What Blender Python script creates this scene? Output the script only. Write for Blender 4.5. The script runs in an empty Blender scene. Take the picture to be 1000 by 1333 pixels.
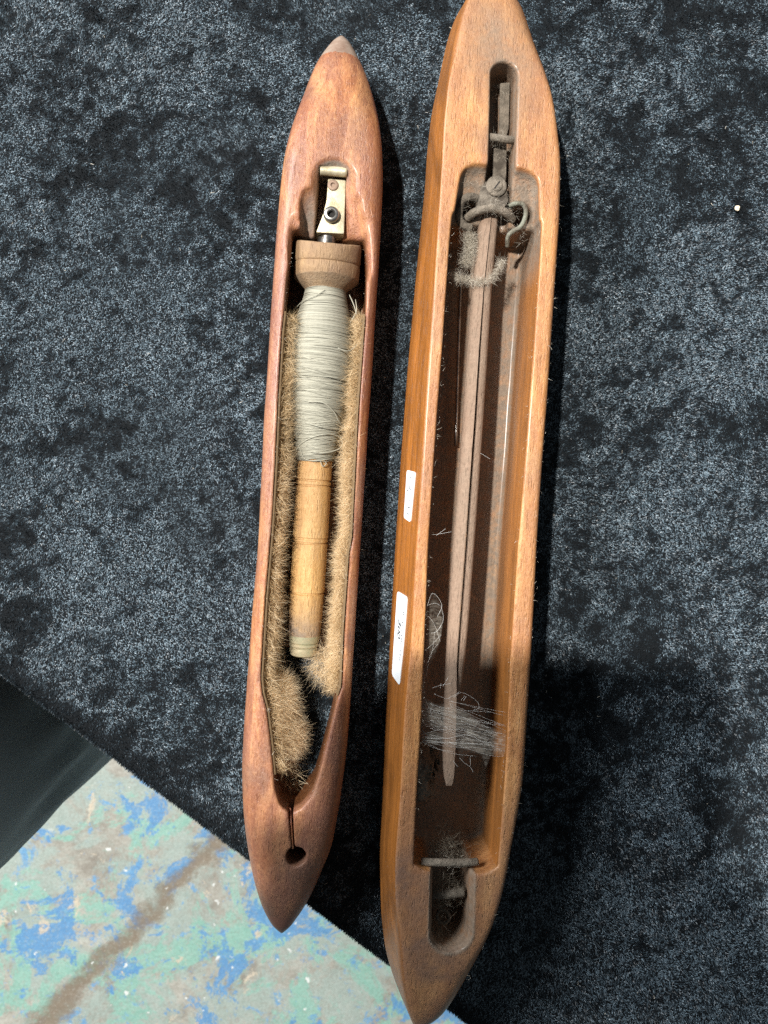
import bpy, bmesh, math, random
import numpy as np
from mathutils import Matrix, Vector

rng = np.random.default_rng(7)
random.seed(7)
S = bpy.context.scene
COL = S.collection
R = math.radians

# ------------------------------------------------------------------ camera, light, exposure
TZ = 0.75                       # table top above the floor
CAMH = 0.362                    # phone lens above the table
FPX = 962.0                     # focal length in photo pixels (1000 x 1333)
TILT = math.atan(70.0 / FPX)    # lens leans a little to the right of straight down

cam_d = bpy.data.cameras.new('camera')
cam_d.sensor_fit = 'VERTICAL'
cam_d.sensor_height = 24.0
cam_d.lens = 24.0 / 2 / (666.5 / FPX)
cam_d.clip_start = 0.01
cam_d.clip_end = 50
cam_d.dof.use_dof = True
cam_d.dof.focus_distance = 0.335
cam_d.dof.aperture_fstop = 13.0
cam = bpy.data.objects.new('camera', cam_d)
COL.objects.link(cam)
cam.location = (0, 0, TZ + CAMH)
cam.rotation_euler = (0, -TILT, 0)
S.camera = cam

W = bpy.data.worlds.new('World'); S.world = W; W.use_nodes = True
W.node_tree.nodes['Background'].inputs[0].default_value = (0.80, 0.92, 1.0, 1)
W.node_tree.nodes['Background'].inputs[1].default_value = 0.15

def lamp(name, kind, loc, power, color, target=(0.03, 0, TZ), **kw):
    d = bpy.data.lights.new(name, kind); d.energy = power; d.color = color
    for k, v in kw.items(): setattr(d, k, v)
    o = bpy.data.objects.new(name, d); COL.objects.link(o); o.location = loc
    o.rotation_euler = (Vector(target) - Vector(loc)).to_track_quat('-Z', 'Y').to_euler()
    return o
lamp('ceiling_lamp', 'SPOT', (-1.32, 0.65, TZ + 3.0), 860, (1.0, 0.965, 0.91), spot_size=R(70), spot_blend=0.4, shadow_soft_size=0.065)
lamp('soft_fill', 'AREA', (-2.3, 1.5, TZ + 1.7), 150, (0.95, 0.98, 1.0), shape='RECTANGLE', size=1.4, size_y=1.0)  # unseen broad fill light, added from the left to lift the shadows

S.render.engine = 'CYCLES'
S.view_settings.view_transform = 'Standard'
S.view_settings.look = 'None'
S.view_settings.exposure = 0.0
S.view_settings.gamma = 1.0
S.view_settings.use_curve_mapping = False
S.cycles.use_denoising = False
S.cycles.max_bounces = 8
S.cycles.transparent_max_bounces = 12

# ------------------------------------------------------------------ geometry helpers
fwd = np.array([math.sin(TILT), 0, -math.cos(TILT)])
rgt = np.array([math.cos(TILT), 0, math.sin(TILT)])
upv = np.array([0, 1.0, 0])
def P(u, v, z=0.0):
    """point of the place at height z over the table that the photograph shows at u, v"""
    u = np.asarray(u, float); v = np.asarray(v, float); z = np.broadcast_to(np.asarray(z, float), u.shape)
    d = fwd + rgt * ((u - 500) / FPX)[..., None] + upv * ((666.5 - v) / FPX)[..., None]
    k = (z - CAMH) / d[..., 2]
    out = d * k[..., None]
    out[..., 2] = z
    return out

class Frame:
    def __init__(s, a, b):              # a, b: ends (x, y); local +Y runs from a to b
        a = np.array(a[:2]); b = np.array(b[:2])
        s.o = (a + b) / 2; e = b - a; s.len = np.hypot(*e); s.ey = e / s.len
        s.ex = np.array([s.ey[1], -s.ey[0]])
        s.rot = math.atan2(-s.ey[0], s.ey[1])
    def L(s, u, v, z=0.0):
        p = P(u, v, z); q = p[..., :2] - s.o
        return np.stack([q @ s.ex, q @ s.ey, p[..., 2]], -1)
    def pts(s, lst, z):                 # pixel list -> (t, y) arrays sorted by y
        a = np.array(lst, float); q = s.L(a[:, 0], a[:, 1], z(a[:, 1]) if callable(z) else z)
        i = np.argsort(q[:, 1]); return q[i, 1], q[i, 0]

def link(name, me, mat, parent=None, smooth=True):
    o = bpy.data.objects.new(name, me); COL.objects.link(o)
    if mat: me.materials.append(mat)
    if parent: o.parent = parent
    if smooth and len(me.polygons): me.polygons.foreach_set('use_smooth', np.ones(len(me.polygons), bool))
    return o

def mesh_np(name, V, F):
    """F: (n,3) or (n,4) int array"""
    V = np.asarray(V, np.float32); F = np.asarray(F, np.int32); k = F.shape[1]
    me = bpy.data.meshes.new(name)
    me.vertices.add(len(V)); me.vertices.foreach_set('co', V.ravel())
    me.loops.add(F.size); me.loops.foreach_set('vertex_index', F.ravel())
    me.polygons.add(len(F)); me.polygons.foreach_set('loop_start', np.arange(0, F.size, k, dtype=np.int32))
    me.polygons.foreach_set('loop_total', np.full(len(F), k, np.int32))
    me.update(calc_edges=True); me.validate()
    return me

def attr(me, name, vals):
    a = me.attributes.new(name, 'FLOAT', 'POINT'); a.data.foreach_set('value', np.asarray(vals, np.float32))

def tag(o, label=None, cat=None, group=None, kind=None):
    if label: o['label'] = label
    if cat: o['category'] = cat
    if group: o['group'] = group
    if kind: o['kind'] = kind
    return o

def empty(name, loc, rz=0, label=None, cat=None, group=None):
    o = bpy.data.objects.new(name, None); COL.objects.link(o); o.location = loc; o.rotation_euler = (0, 0, rz)
    o.empty_display_size = 0.02
    return tag(o, label, cat, group)

def smax(a, b, k):
    h = np.maximum(k - np.abs(a - b), 0) / k
    return np.maximum(a, b) + h * h * k * 0.25
def smin(a, b, k): return -smax(-a, -b, k)
def sstep(a, b, x):
    t = np.clip((x - a) / (b - a), 0, 1); return t * t * (3 - 2 * t)

def capsule(X, Y, Z, a, b, r1, r2=None):
    r2 = r1 if r2 is None else r2
    a = np.asarray(a, float); b = np.asarray(b, float); d = b - a
    h = np.clip(((X - a[0]) * d[0] + (Y - a[1]) * d[1] + (Z - a[2]) * d[2]) / (d @ d), 0, 1)
    return np.sqrt((X - a[0] - h * d[0])**2 + (Y - a[1] - h * d[1])**2 + (Z - a[2] - h * d[2])**2) - (r1 + (r2 - r1) * h)

def vnoise(shape_n, seed):
    return np.random.default_rng(seed).random(shape_n)
def noise2(x, y, scale, seed, octaves=3):
    """smooth value noise in 0..1"""
    out = 0; amp = 1; tot = 0
    for o in range(octaves):
        g = vnoise((256, 256), seed + o * 17)
        fx = x / scale; fy = y / scale
        ix = np.floor(fx).astype(int); iy = np.floor(fy).astype(int); a = fx - ix; b = fy - iy
        a = a * a * (3 - 2 * a); b = b * b * (3 - 2 * b)
        i0 = ix & 255; i1 = (ix + 1) & 255; j0 = iy & 255; j1 = (iy + 1) & 255
        out = out + amp * ((g[i0, j0] * (1 - a) + g[i1, j0] * a) * (1 - b) + (g[i0, j1] * (1 - a) + g[i1, j1] * a) * b)
        tot += amp; amp *= 0.5; scale = scale / 2.03
    return out / tot

def surface_nets(F, xs, ys, zs):
    ins = F < 0
    c = [ins[i:ins.shape[0]-1+i, j:ins.shape[1]-1+j, k:ins.shape[2]-1+k] for i in (0, 1) for j in (0, 1) for k in (0, 1)]
    s = sum(a.astype(np.int8) for a in c)
    act = (s > 0) & (s < 8)
    I, J, K = np.nonzero(act)
    vid = np.full(act.shape, -1, np.int32); vid[I, J, K] = np.arange(len(I))
    off = [(i, j, k) for i in (0, 1) for j in (0, 1) for k in (0, 1)]
    val = {o: F[I + o[0], J + o[1], K + o[2]] for o in off}
    acc = np.zeros((len(I), 3)); n = np.zeros(len(I))
    for o in off:
        for ax in range(3):
            if o[ax] == 0:
                p = list(o); p[ax] = 1; p = tuple(p)
                a, b = val[o], val[p]; m = (a < 0) != (b < 0)
                t = np.where(m, a / np.where(m, a - b, 1), 0)
                q = np.tile(np.array(o, float), (len(I), 1)); q[:, ax] = t
                acc += q * m[:, None]; n += m
    q = acc / n[:, None] + np.stack([I, J, K], 1)
    V = np.stack([np.interp(q[:, 0], np.arange(len(xs)), xs), np.interp(q[:, 1], np.arange(len(ys)), ys), np.interp(q[:, 2], np.arange(len(zs)), zs)], 1)
    Q = []
    for ax in range(3):
        a1, a2 = (ax + 1) % 3, (ax + 2) % 3
        sl0 = [slice(None)] * 3; sl1 = [slice(None)] * 3
        sl0[ax] = slice(0, -1); sl1[ax] = slice(1, None)
        A = ins[tuple(sl0)]; B = ins[tuple(sl1)]
        E = np.argwhere(A != B)
        ok = (E[:, a1] > 0) & (E[:, a2] > 0) & (E[:, a1] < F.shape[a1] - 1) & (E[:, a2] < F.shape[a2] - 1)
        E = E[ok]
        def cell(d1, d2):
            C = E.copy(); C[:, a1] += d1; C[:, a2] += d2
            return vid[C[:, 0], C[:, 1], C[:, 2]]
        quad = np.stack([cell(-1, -1), cell(0, -1), cell(0, 0), cell(-1, 0)], 1)
        fl = ~A[E[:, 0], E[:, 1], E[:, 2]]
        quad[fl] = quad[fl][:, ::-1]
        Q.append(quad)
    return V, np.concatenate(Q)

def submesh(V, Q, keep):
    q = Q[keep]; u, inv = np.unique(q, return_inverse=True)
    return V[u], inv.reshape(q.shape), u

def revolve(profile, seg=40, jitter=0.0):
    """profile: (y, r) pairs; axis = local Y"""
    pr = np.array(profile); a = np.linspace(0, 2 * np.pi, seg, endpoint=False)
    V = np.stack([pr[:, 1][:, None] * np.cos(a), np.repeat(pr[:, 0][:, None], seg, 1), pr[:, 1][:, None] * np.sin(a)], -1)
    n = len(pr)
    idx = np.arange(n * seg).reshape(n, seg)
    F = np.stack([idx[:-1], np.roll(idx[:-1], -1, 1), np.roll(idx[1:], -1, 1), idx[1:]], -1).reshape(-1, 4)[:, ::-1]
    return V.reshape(-1, 3), F

def tube(path, rad, seg=6, closed_ends=True):
    path = np.asarray(path, float); n = len(path)
    rad = np.broadcast_to(np.asarray(rad, float), (n,))
    T = np.gradient(path, axis=0); T /= np.linalg.norm(T, axis=1)[:, None] + 1e-12
    ref = np.array([0.0, 0, 1]) if abs(T[0][2]) < 0.9 else np.array([1.0, 0, 0])
    N = np.zeros_like(T); v = ref - T[0] * (ref @ T[0]); N[0] = v / np.linalg.norm(v)
    for i in range(1, n):
        v = N[i-1] - T[i] * (N[i-1] @ T[i]); N[i] = v / (np.linalg.norm(v) + 1e-12)
    B = np.cross(T, N)
    a = np.linspace(0, 2 * np.pi, seg, endpoint=False)
    V = path[:, None, :] + rad[:, None, None] * (np.cos(a)[None, :, None] * N[:, None, :] + np.sin(a)[None, :, None] * B[:, None, :])
    V = V.reshape(-1, 3)
    idx = np.arange(n * seg).reshape(n, seg)
    F = np.stack([idx[:-1], np.roll(idx[:-1], -1, 1), np.roll(idx[1:], -1, 1), idx[1:]], -1).reshape(-1, 4)
    if closed_ends:
        c0, c1 = len(V), len(V) + 1
        V = np.vstack([V, path[0], path[-1]])
        e0 = np.stack([np.roll(idx[0], -1), idx[0], np.full(seg, c0), np.full(seg, c0)], 1)
        e1 = np.stack([idx[-1], np.roll(idx[-1], -1), np.full(seg, c1), np.full(seg, c1)], 1)
        F = np.vstack([F, e0, e1])
    return V, F

def merge(parts):
    V = []; F = []; n = 0
    for v, f in parts:
        V.append(v); F.append(f + n); n += len(v)
    return np.vstack(V), np.vstack(F)

def quads_mesh(name, V, F):
    """quads; degenerate quads (last two equal) become triangles"""
    me = bpy.data.meshes.new(name)
    tri = F[:, 2] == F[:, 3]
    me.from_pydata([tuple(p) for p in V], [], [tuple(f[:3]) if t else tuple(f) for f, t in zip(F.tolist(), tri)])
    me.update(); return me

def smooth_path(pts, n=60):
    """Catmull-Rom through points"""
    p = np.asarray(pts, float); p = np.vstack([2 * p[0] - p[1], p, 2 * p[-1] - p[-2]])
    out = []
    m = len(p) - 3; per = max(2, n // m)
    for i in range(m):
        t = np.linspace(0, 1, per, endpoint=False)[:, None]
        a, b, c, d = p[i], p[i+1], p[i+2], p[i+3]
        out.append(0.5 * ((2 * b) + (c - a) * t + (2*a - 5*b + 4*c - d) * t**2 + (3*b - a - 3*c + d) * t**3))
    out.append(p[-2][None]); return np.vstack(out)

def bevel_solid(name, outline, z0, z1, bev, mat, parent, seg=2):
    """prism from an outline in local XY with bevelled edges"""
    bm = bmesh.new()
    vs = [bm.verts.new((x, y, z0)) for x, y in outline]
    f = bm.faces.new(vs)
    bmesh.ops.recalc_face_normals(bm, faces=[f])
    r = bmesh.ops.extrude_face_region(bm, geom=[f])
    bmesh.ops.translate(bm, vec=(0, 0, z1 - z0), verts=[v for v in r['geom'] if isinstance(v, bmesh.types.BMVert)])
    bmesh.ops.recalc_face_normals(bm, faces=bm.faces)
    if bev > 0:
        bmesh.ops.bevel(bm, geom=list(bm.edges), offset=bev, segments=seg, affect='EDGES', profile=0.6)
    me = bpy.data.meshes.new(name); bm.to_mesh(me); bm.free()
    o = link(name, me, mat, parent)
    me.set_sharp_from_angle(angle=R(50))
    return o

# ------------------------------------------------------------------ material helpers
class NT:
    def __init__(s, name):
        s.m = bpy.data.materials.new(name); s.m.use_nodes = True
        s.t = s.m.node_tree; s.t.nodes.clear()
        s.out = s.n('ShaderNodeOutputMaterial'); s.b = s.n('ShaderNodeBsdfPrincipled')
        s.l(s.b.outputs[0], s.out.inputs[0])
    def n(s, typ, **kw):
        x = s.t.nodes.new(typ)
        for k, v in kw.items(): setattr(x, k, v)
        return x
    def l(s, a, b): s.t.links.new(a, b)
    def coord(s, kind='Object', scale=(1, 1, 1), loc=(0, 0, 0), rot=(0, 0, 0)):
        c = s.n('ShaderNodeTexCoord'); m = s.n('ShaderNodeMapping')
        m.inputs['Scale'].default_value = scale; m.inputs['Location'].default_value = loc; m.inputs['Rotation'].default_value = rot
        s.l(c.outputs[kind], m.inputs[0]); return m.outputs[0]
    def noise(s, vec, scale, detail=6, rough=0.6, dist=0.0):
        x = s.n('ShaderNodeTexNoise'); x.inputs['Scale'].default_value = scale; x.inputs['Detail'].default_value = detail
        x.inputs['Roughness'].default_value = rough; x.inputs['Distortion'].default_value = dist
        s.l(vec, x.inputs['Vector']); return x.outputs[0]
    def voro(s, vec, scale, feature='F1', rnd=1.0):
        x = s.n('ShaderNodeTexVoronoi', feature=feature); x.inputs['Scale'].default_value = scale; x.inputs['Randomness'].default_value = rnd
        s.l(vec, x.inputs['Vector']); return x
    def ramp(s, fac, stops, interp='LINEAR'):
        x = s.n('ShaderNodeValToRGB'); x.color_ramp.interpolation = interp
        e = x.color_ramp.elements
        while len(e) < len(stops): e.new(0.5)
        for q, (p, c) in zip(e, stops):
            q.position = p; q.color = (c, c, c, 1) if isinstance(c, (int, float)) else (*c, 1)
        s.l(fac, x.inputs[0]); return x.outputs[0]
    def mix(s, fac, a, b, mode='MIX'):
        x = s.n('ShaderNodeMix', data_type='RGBA', blend_type=mode)
        for sock, v in ((x.inputs[0], fac), (x.inputs[6], a), (x.inputs[7], b)):
            if isinstance(v, bpy.types.NodeSocket): s.l(v, sock)
            elif isinstance(v, (int, float)): sock.default_value = v
            else: sock.default_value = (*v, 1)
        return x.outputs[2]
    def math(s, op, a, b=0.0, clamp=False):
        x = s.n('ShaderNodeMath', operation=op); x.use_clamp = clamp
        for sock, v in ((x.inputs[0], a), (x.inputs[1], b)):
            if isinstance(v, bpy.types.NodeSocket): s.l(v, sock)
            else: sock.default_value = v
        return x.outputs[0]
    def attr(s, name):
        x = s.n('ShaderNodeAttribute'); x.attribute_name = name; return x.outputs['Fac']
    def bump(s, h, strength=0.3, dist=0.001, normal=None):
        x = s.n('ShaderNodeBump'); x.inputs['Strength'].default_value = strength; x.inputs['Distance'].default_value = dist
        s.l(h, x.inputs['Height'])
        if normal: s.l(normal, x.inputs['Normal'])
        return x.outputs[0]
    def set(s, **kw):
        for k, v in kw.items():
            sock = s.b.inputs[k.replace('_', ' ')]
            if isinstance(v, bpy.types.NodeSocket): s.l(v, sock)
            elif isinstance(v, (int, float)): sock.default_value = v
            else: sock.default_value = (*v, 1) if len(v) == 3 else v
        return s.m

def wood(name, dark, mid, light, rough=0.42, dust=(0.22, 0.185, 0.15), coat=0.0, gs=1.0, ystretch=0.06, pores=0.5, stain=None, varnish_or_shade=None, fig=0.4):
    t = NT(name)
    v = t.coord('Object', scale=(1, ystretch, 1))
    big = t.noise(v, 70 * gs, 5, 0.55, 0.6)
    fine = t.noise(v, 420 * gs, 6, 0.65, 0.3)
    blot = t.noise(t.coord('Object', scale=(1, 0.45, 1), loc=(.3, .1, .2)), 34, 4, 0.6, 0.8)
    g = t.math('ADD', t.math('MULTIPLY', big, 0.6), t.math('MULTIPLY', fine, 0.4))
    c = t.ramp(g, [(0.33, dark), (0.5, mid), (0.68, light)])
    figv = t.noise(t.coord('Object', scale=(1, 0.22, 1), loc=(.7, .4, .1)), 62, 5, 0.62, 2.2)
    c = t.mix(t.math('MULTIPLY', t.ramp(figv, [(0.40, 1.0), (0.54, 0.0)]), 0.55 * fig), c, dark)
    c = t.mix(t.math('MULTIPLY', t.ramp(figv, [(0.52, 0.0), (0.68, 1.0)]), 0.5 * fig), c, light)
    c = t.mix(t.ramp(blot, [(0.38, 0.0), (0.62, 0.9)]), c, t.mix(0.65, c, stain or dark))
    mic = t.noise(t.coord('Object', scale=(1, 0.5, 1)), 900, 5, 0.8)
    c = t.mix(t.math('MULTIPLY', t.ramp(mic, [(0.33, 1.0), (0.5, 0.0)]), 0.45), c, dark)
    c = t.mix(t.math('MULTIPLY', t.ramp(mic, [(0.53, 0.0), (0.68, 1.0)]), 0.45), c, light)
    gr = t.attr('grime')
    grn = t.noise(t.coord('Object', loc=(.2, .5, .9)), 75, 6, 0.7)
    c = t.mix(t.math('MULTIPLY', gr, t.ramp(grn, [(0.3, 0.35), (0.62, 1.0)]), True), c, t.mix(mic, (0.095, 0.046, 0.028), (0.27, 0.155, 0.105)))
    if varnish_or_shade:
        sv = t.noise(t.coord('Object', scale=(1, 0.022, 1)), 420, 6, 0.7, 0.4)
        vc = t.ramp(sv, [(0.36, tuple(x * 0.70 for x in varnish_or_shade)), (0.52, varnish_or_shade), (0.66, tuple(min(1, x * 1.25) for x in varnish_or_shade))])
        vc = t.mix(t.ramp(t.noise(t.coord('Object', scale=(1, 0.3, 1), loc=(.4, .2, .6)), 60, 5, 0.65, 1.0), [(0.42, 0.0), (0.68, 0.75)]), vc, tuple(x * 0.45 for x in varnish_or_shade))
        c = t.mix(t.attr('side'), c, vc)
    # short dark pores along the grain
    po = t.noise(t.coord('Object', scale=(1, 0.14, 1)), 1500, 2, 0.5)
    pm = t.ramp(po, [(0.30, 1.0), (0.42, 0.0)])
    c = t.mix(t.math('MULTIPLY', pm, pores), c, tuple(x * 0.4 for x in dark))
    # dust and lint specks
    d = t.attr('dust')
    dn = t.noise(t.coord('Object'), 260, 5, 0.7)
    dm = t.math('MULTIPLY', d, t.ramp(dn, [(0.25, 0.45), (0.55, 1.0)]), True)
    sp = t.voro(t.coord('Object', scale=(1, 0.7, 1)), 420)
    spm = t.ramp(sp.outputs['Distance'], [(0.0, 1.0), (0.12, 0.0)])
    spk = t.math('MULTIPLY', spm, t.ramp(t.noise(t.coord('Object'), 90, 2), [(0.52, 0.0), (0.6, 0.6)]))
    dcol = t.mix(t.noise(t.coord('Object'), 700, 4, 0.7), tuple(x * 0.55 for x in dust), tuple(min(1, x * 1.5) for x in dust))
    c = t.mix(dm, c, dcol)
    c = t.mix(t.math('MULTIPLY', spk, 0.5), c, (0.6, 0.56, 0.5))
    rr = t.math('ADD', t.math('MULTIPLY', fine, 0.25), rough - 0.1)
    rr = t.math('ADD', rr, t.math('MULTIPLY', dm, 0.4), True)
    h = t.math('ADD', t.math('MULTIPLY', fine, 0.5), t.math('MULTIPLY', pm, -0.6))
    h = t.math('ADD', h, t.math('MULTIPLY', t.math('MULTIPLY', dm, dn), 1.2))
    h = t.math('ADD', h, t.math('MULTIPLY', t.noise(t.coord('Object'), 160, 4), 0.9))
    t.set(Base_Color=c, Roughness=rr, Normal=t.bump(t.math('ADD', h, t.math('MULTIPLY', mic, 0.8)), 0.6, 0.0008), Coat_Weight=coat, Coat_Roughness=0.22)
    return t.m

def plain(name, col, rough=0.6, metal=0.0, var=0.35, scale=300, bump=0.2, bdist=0.0004, grime=None, sheen=0.0, stretch=(1, 1, 1)):
    t = NT(name); v = t.coord('Object', scale=stretch)
    n = t.noise(v, scale, 6, 0.65); n2 = t.noise(v, scale * 0.2, 4, 0.6)
    c = t.mix(n, tuple(x * (1 - var) for x in col), tuple(min(1, x * (1 + var)) for x in col))
    if grime: c = t.mix(t.ramp(n2, [(0.42, 0.0), (0.62, 1.0)]), c, grime)
    rr = t.math('ADD', t.math('MULTIPLY', n, 0.3), rough - 0.15, True)
    t.set(Base_Color=c, Roughness=rr, Metallic=metal, Normal=t.bump(n, bump, bdist), Sheen_Weight=sheen)
    return t.m

def fibre(name, a, b, c, trans=0.25, rough=0.6):
    """hair-like strands: colour varies per strand through the 'tone' attribute"""
    t = NT(name)
    tone = t.attr('tone')
    col = t.ramp(tone, [(0.0, a), (0.5, b), (1.0, c)])
    tr = t.n('ShaderNodeBsdfTranslucent'); t.l(col, tr.inputs[0])
    mx = t.n('ShaderNodeMixShader'); mx.inputs[0].default_value = trans
    t.set(Base_Color=col, Roughness=rough)
    t.l(t.b.outputs[0], mx.inputs[1]); t.l(tr.outputs[0], mx.inputs[2]); t.l(mx.outputs[0], t.out.inputs[0])
    return t.m

M = {}
M['wood_left'] = wood('reddish_worn_wood', (0.185, 0.055, 0.024), (0.405, 0.160, 0.066), (0.64, 0.325, 0.135), rough=0.40, gs=0.62, ystretch=0.11, stain=(0.20, 0.085, 0.072), coat=0.15, pores=.12, fig=1.0, varnish_or_shade=(0.17, 0.060, 0.018))  # last tone is shade painted inside the well, not a coating
M['wood_right'] = wood('orange_worn_wood', (0.31, 0.112, 0.028), (0.52, 0.235, 0.076), (0.68, 0.365, 0.140), rough=0.42, gs=0.9, ystretch=0.05, stain=(0.33, 0.145, 0.070), pores=.15, fig=1.0, coat=0.22, dust=(0.195, 0.148, 0.108), varnish_or_shade=(0.34, 0.122, 0.022))
M['tip_grey'] = plain('worn_tip', (0.27, 0.20, 0.155), 0.5, 0, 0.3, 500, 0.3, grime=(0.17, 0.10, 0.07))
M['tip_brown'] = plain('worn_wood_tip', (0.25, 0.115, 0.075), 0.42, 0, 0.3, 400, 0.2)
M['boxwood'] = wood('pale_boxwood', (0.42, 0.22, 0.075), (0.62, 0.37, 0.14), (0.74, 0.50, 0.23), rough=0.5, gs=1.4, ystretch=0.05, pores=.12, dust=(0.26, 0.20, 0.15))
M['head_wood'] = wood('dirty_boxwood', (0.26, 0.145, 0.06), (0.40, 0.24, 0.10), (0.55, 0.36, 0.17), rough=0.6, gs=1.2, ystretch=0.6, pores=.1, fig=.8, dust=(0.24, 0.18, 0.12))
M['peg_wood'] = wood('dusty_peg_wood', (0.19, 0.105, 0.065), (0.27, 0.165, 0.11), (0.35, 0.235, 0.165), rough=0.65, gs=1.6, ystretch=0.06, dust=(0.25, 0.185, 0.135))
M['brass'] = plain('tarnished_brass', (0.47, 0.39, 0.25), 0.45, 0.2, 0.3, 700, 0.3, grime=(0.36, 0.345, 0.22))
M['plate'] = plain('stained_pale_metal', (0.60, 0.54, 0.38), 0.45, 0.35, 0.3, 650, 0.5, grime=(0.40, 0.33, 0.20))
M['steel'] = plain('worn_steel', (0.42, 0.41, 0.39), 0.33, 0.9, 0.3, 600, 0.2, grime=(0.18, 0.16, 0.14))
M['rust_screw'] = plain('rusty_screw', (0.25, 0.17, 0.12), 0.6, 0.4, 0.4, 900, 0.5)
M['dark'] = plain('recess_shade', (0.012, 0.010, 0.009), 0.8, 0, 0.4, 500)  # near-black painted shade for the screw socket and screw slot
M['dusty_metal'] = plain('dusty_iron', (0.185, 0.155, 0.12), 0.8, 0.1, 0.5, 900, 1.0, 0.0010, grime=(0.075, 0.06, 0.045))
M['dusty_light'] = plain('dust_caked_iron', (0.22, 0.182, 0.14), 0.85, 0.0, 0.5, 1100, 1.0, 0.0010, grime=(0.13, 0.108, 0.082))
M['wire_green'] = plain('tarnished_wire', (0.20, 0.20, 0.155), 0.7, 0.1, 0.45, 900, 0.9, 0.0008, grime=(0.11, 0.09, 0.065))
M['yarn'] = fibre('linen_thread', (0.19, 0.182, 0.142), (0.315, 0.302, 0.24), (0.47, 0.45, 0.36), 0.1, 0.75)
M['fur'] = fibre('tan_fur', (0.36, 0.23, 0.10), (0.72, 0.53, 0.30), (0.88, 0.74, 0.52), 0.4, 0.5)
M['fur_back'] = plain('fur_backing', (0.15, 0.095, 0.045), 0.9, 0, 0.4, 400, 0.8)
M['lint'] = fibre('grey_lint', (0.36, 0.32, 0.25), (0.56, 0.51, 0.42), (0.76, 0.71, 0.61), 0.3, 0.8)
M['lint_dark'] = fibre('brown_lint', (0.10, 0.08, 0.055), (0.22, 0.18, 0.13), (0.36, 0.31, 0.23), 0.25, 0.8)
M['silk'] = plain('spider_silk', (0.75, 0.74, 0.70), 0.4, 0, 0.1, 300)
M['crumb'] = plain('pale_crumb', (0.80, 0.68, 0.50), 0.8, 0, 0.2, 900, 0.5)
M['paper'] = plain('label_paper', (0.74, 0.78, 0.80), 0.5, 0, 0.04, 300, 0.05)
M['ink'] = plain('black_ink', (0.02, 0.02, 0.025), 0.6, 0, 0.1)
M['ink_grey'] = plain('grey_ink', (0.20, 0.21, 0.23), 0.6, 0, 0.1)
M['table_wood'] = plain('table_board', (0.30, 0.22, 0.14), 0.6, 0, 0.3, 60)
M['iron_leg'] = plain('table_leg_iron', (0.08, 0.08, 0.085), 0.5, 0.7, 0.2, 200)

def veil_mat():
    t = NT('cobweb_veil')
    n = t.noise(t.coord('Object', scale=(1, 1.6, 1)), 210, 6, 0.75, 1.2)
    st = t.noise(t.coord('Object', scale=(0.35, 3.0, 1), rot=(0, 0, 0.2)), 330, 4, 0.7, 0.8)
    a = t.math('MULTIPLY', t.ramp(n, [(0.36, 0.0), (0.72, 0.85)]), t.ramp(st, [(0.3, 0.3), (0.65, 1.0)]))
    a = t.math('MULTIPLY', a, t.attr('dens'), True)
    t.set(Base_Color=(0.66, 0.60, 0.50), Roughness=0.8, Alpha=a)
    return t.m
M['veil'] = veil_mat()

def velvet_mats():
    t = NT('velvet_pile')
    tone = t.attr('tone')
    c = t.ramp(tone, [(0.0, (0.002, 0.003, 0.004)), (0.25, (0.013, 0.020, 0.026)), (0.55, (0.074, 0.105, 0.130)), (1.0, (0.25, 0.335, 0.395))])
    t.set(Base_Color=c, Roughness=0.42, Specular_IOR_Level=0.5)
    b = NT('velvet_ground')
    n = b.noise(b.coord('Object'), 900, 5, 0.7)
    b.set(Base_Color=b.mix(n, (0.002, 0.0025, 0.003), (0.012, 0.015, 0.018)), Roughness=0.8, Normal=b.bump(n, 1.0, 0.001), Specular_IOR_Level=0.15)
    return t.m, b.m
M['pile'], M['velvet'] = velvet_mats()

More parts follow.
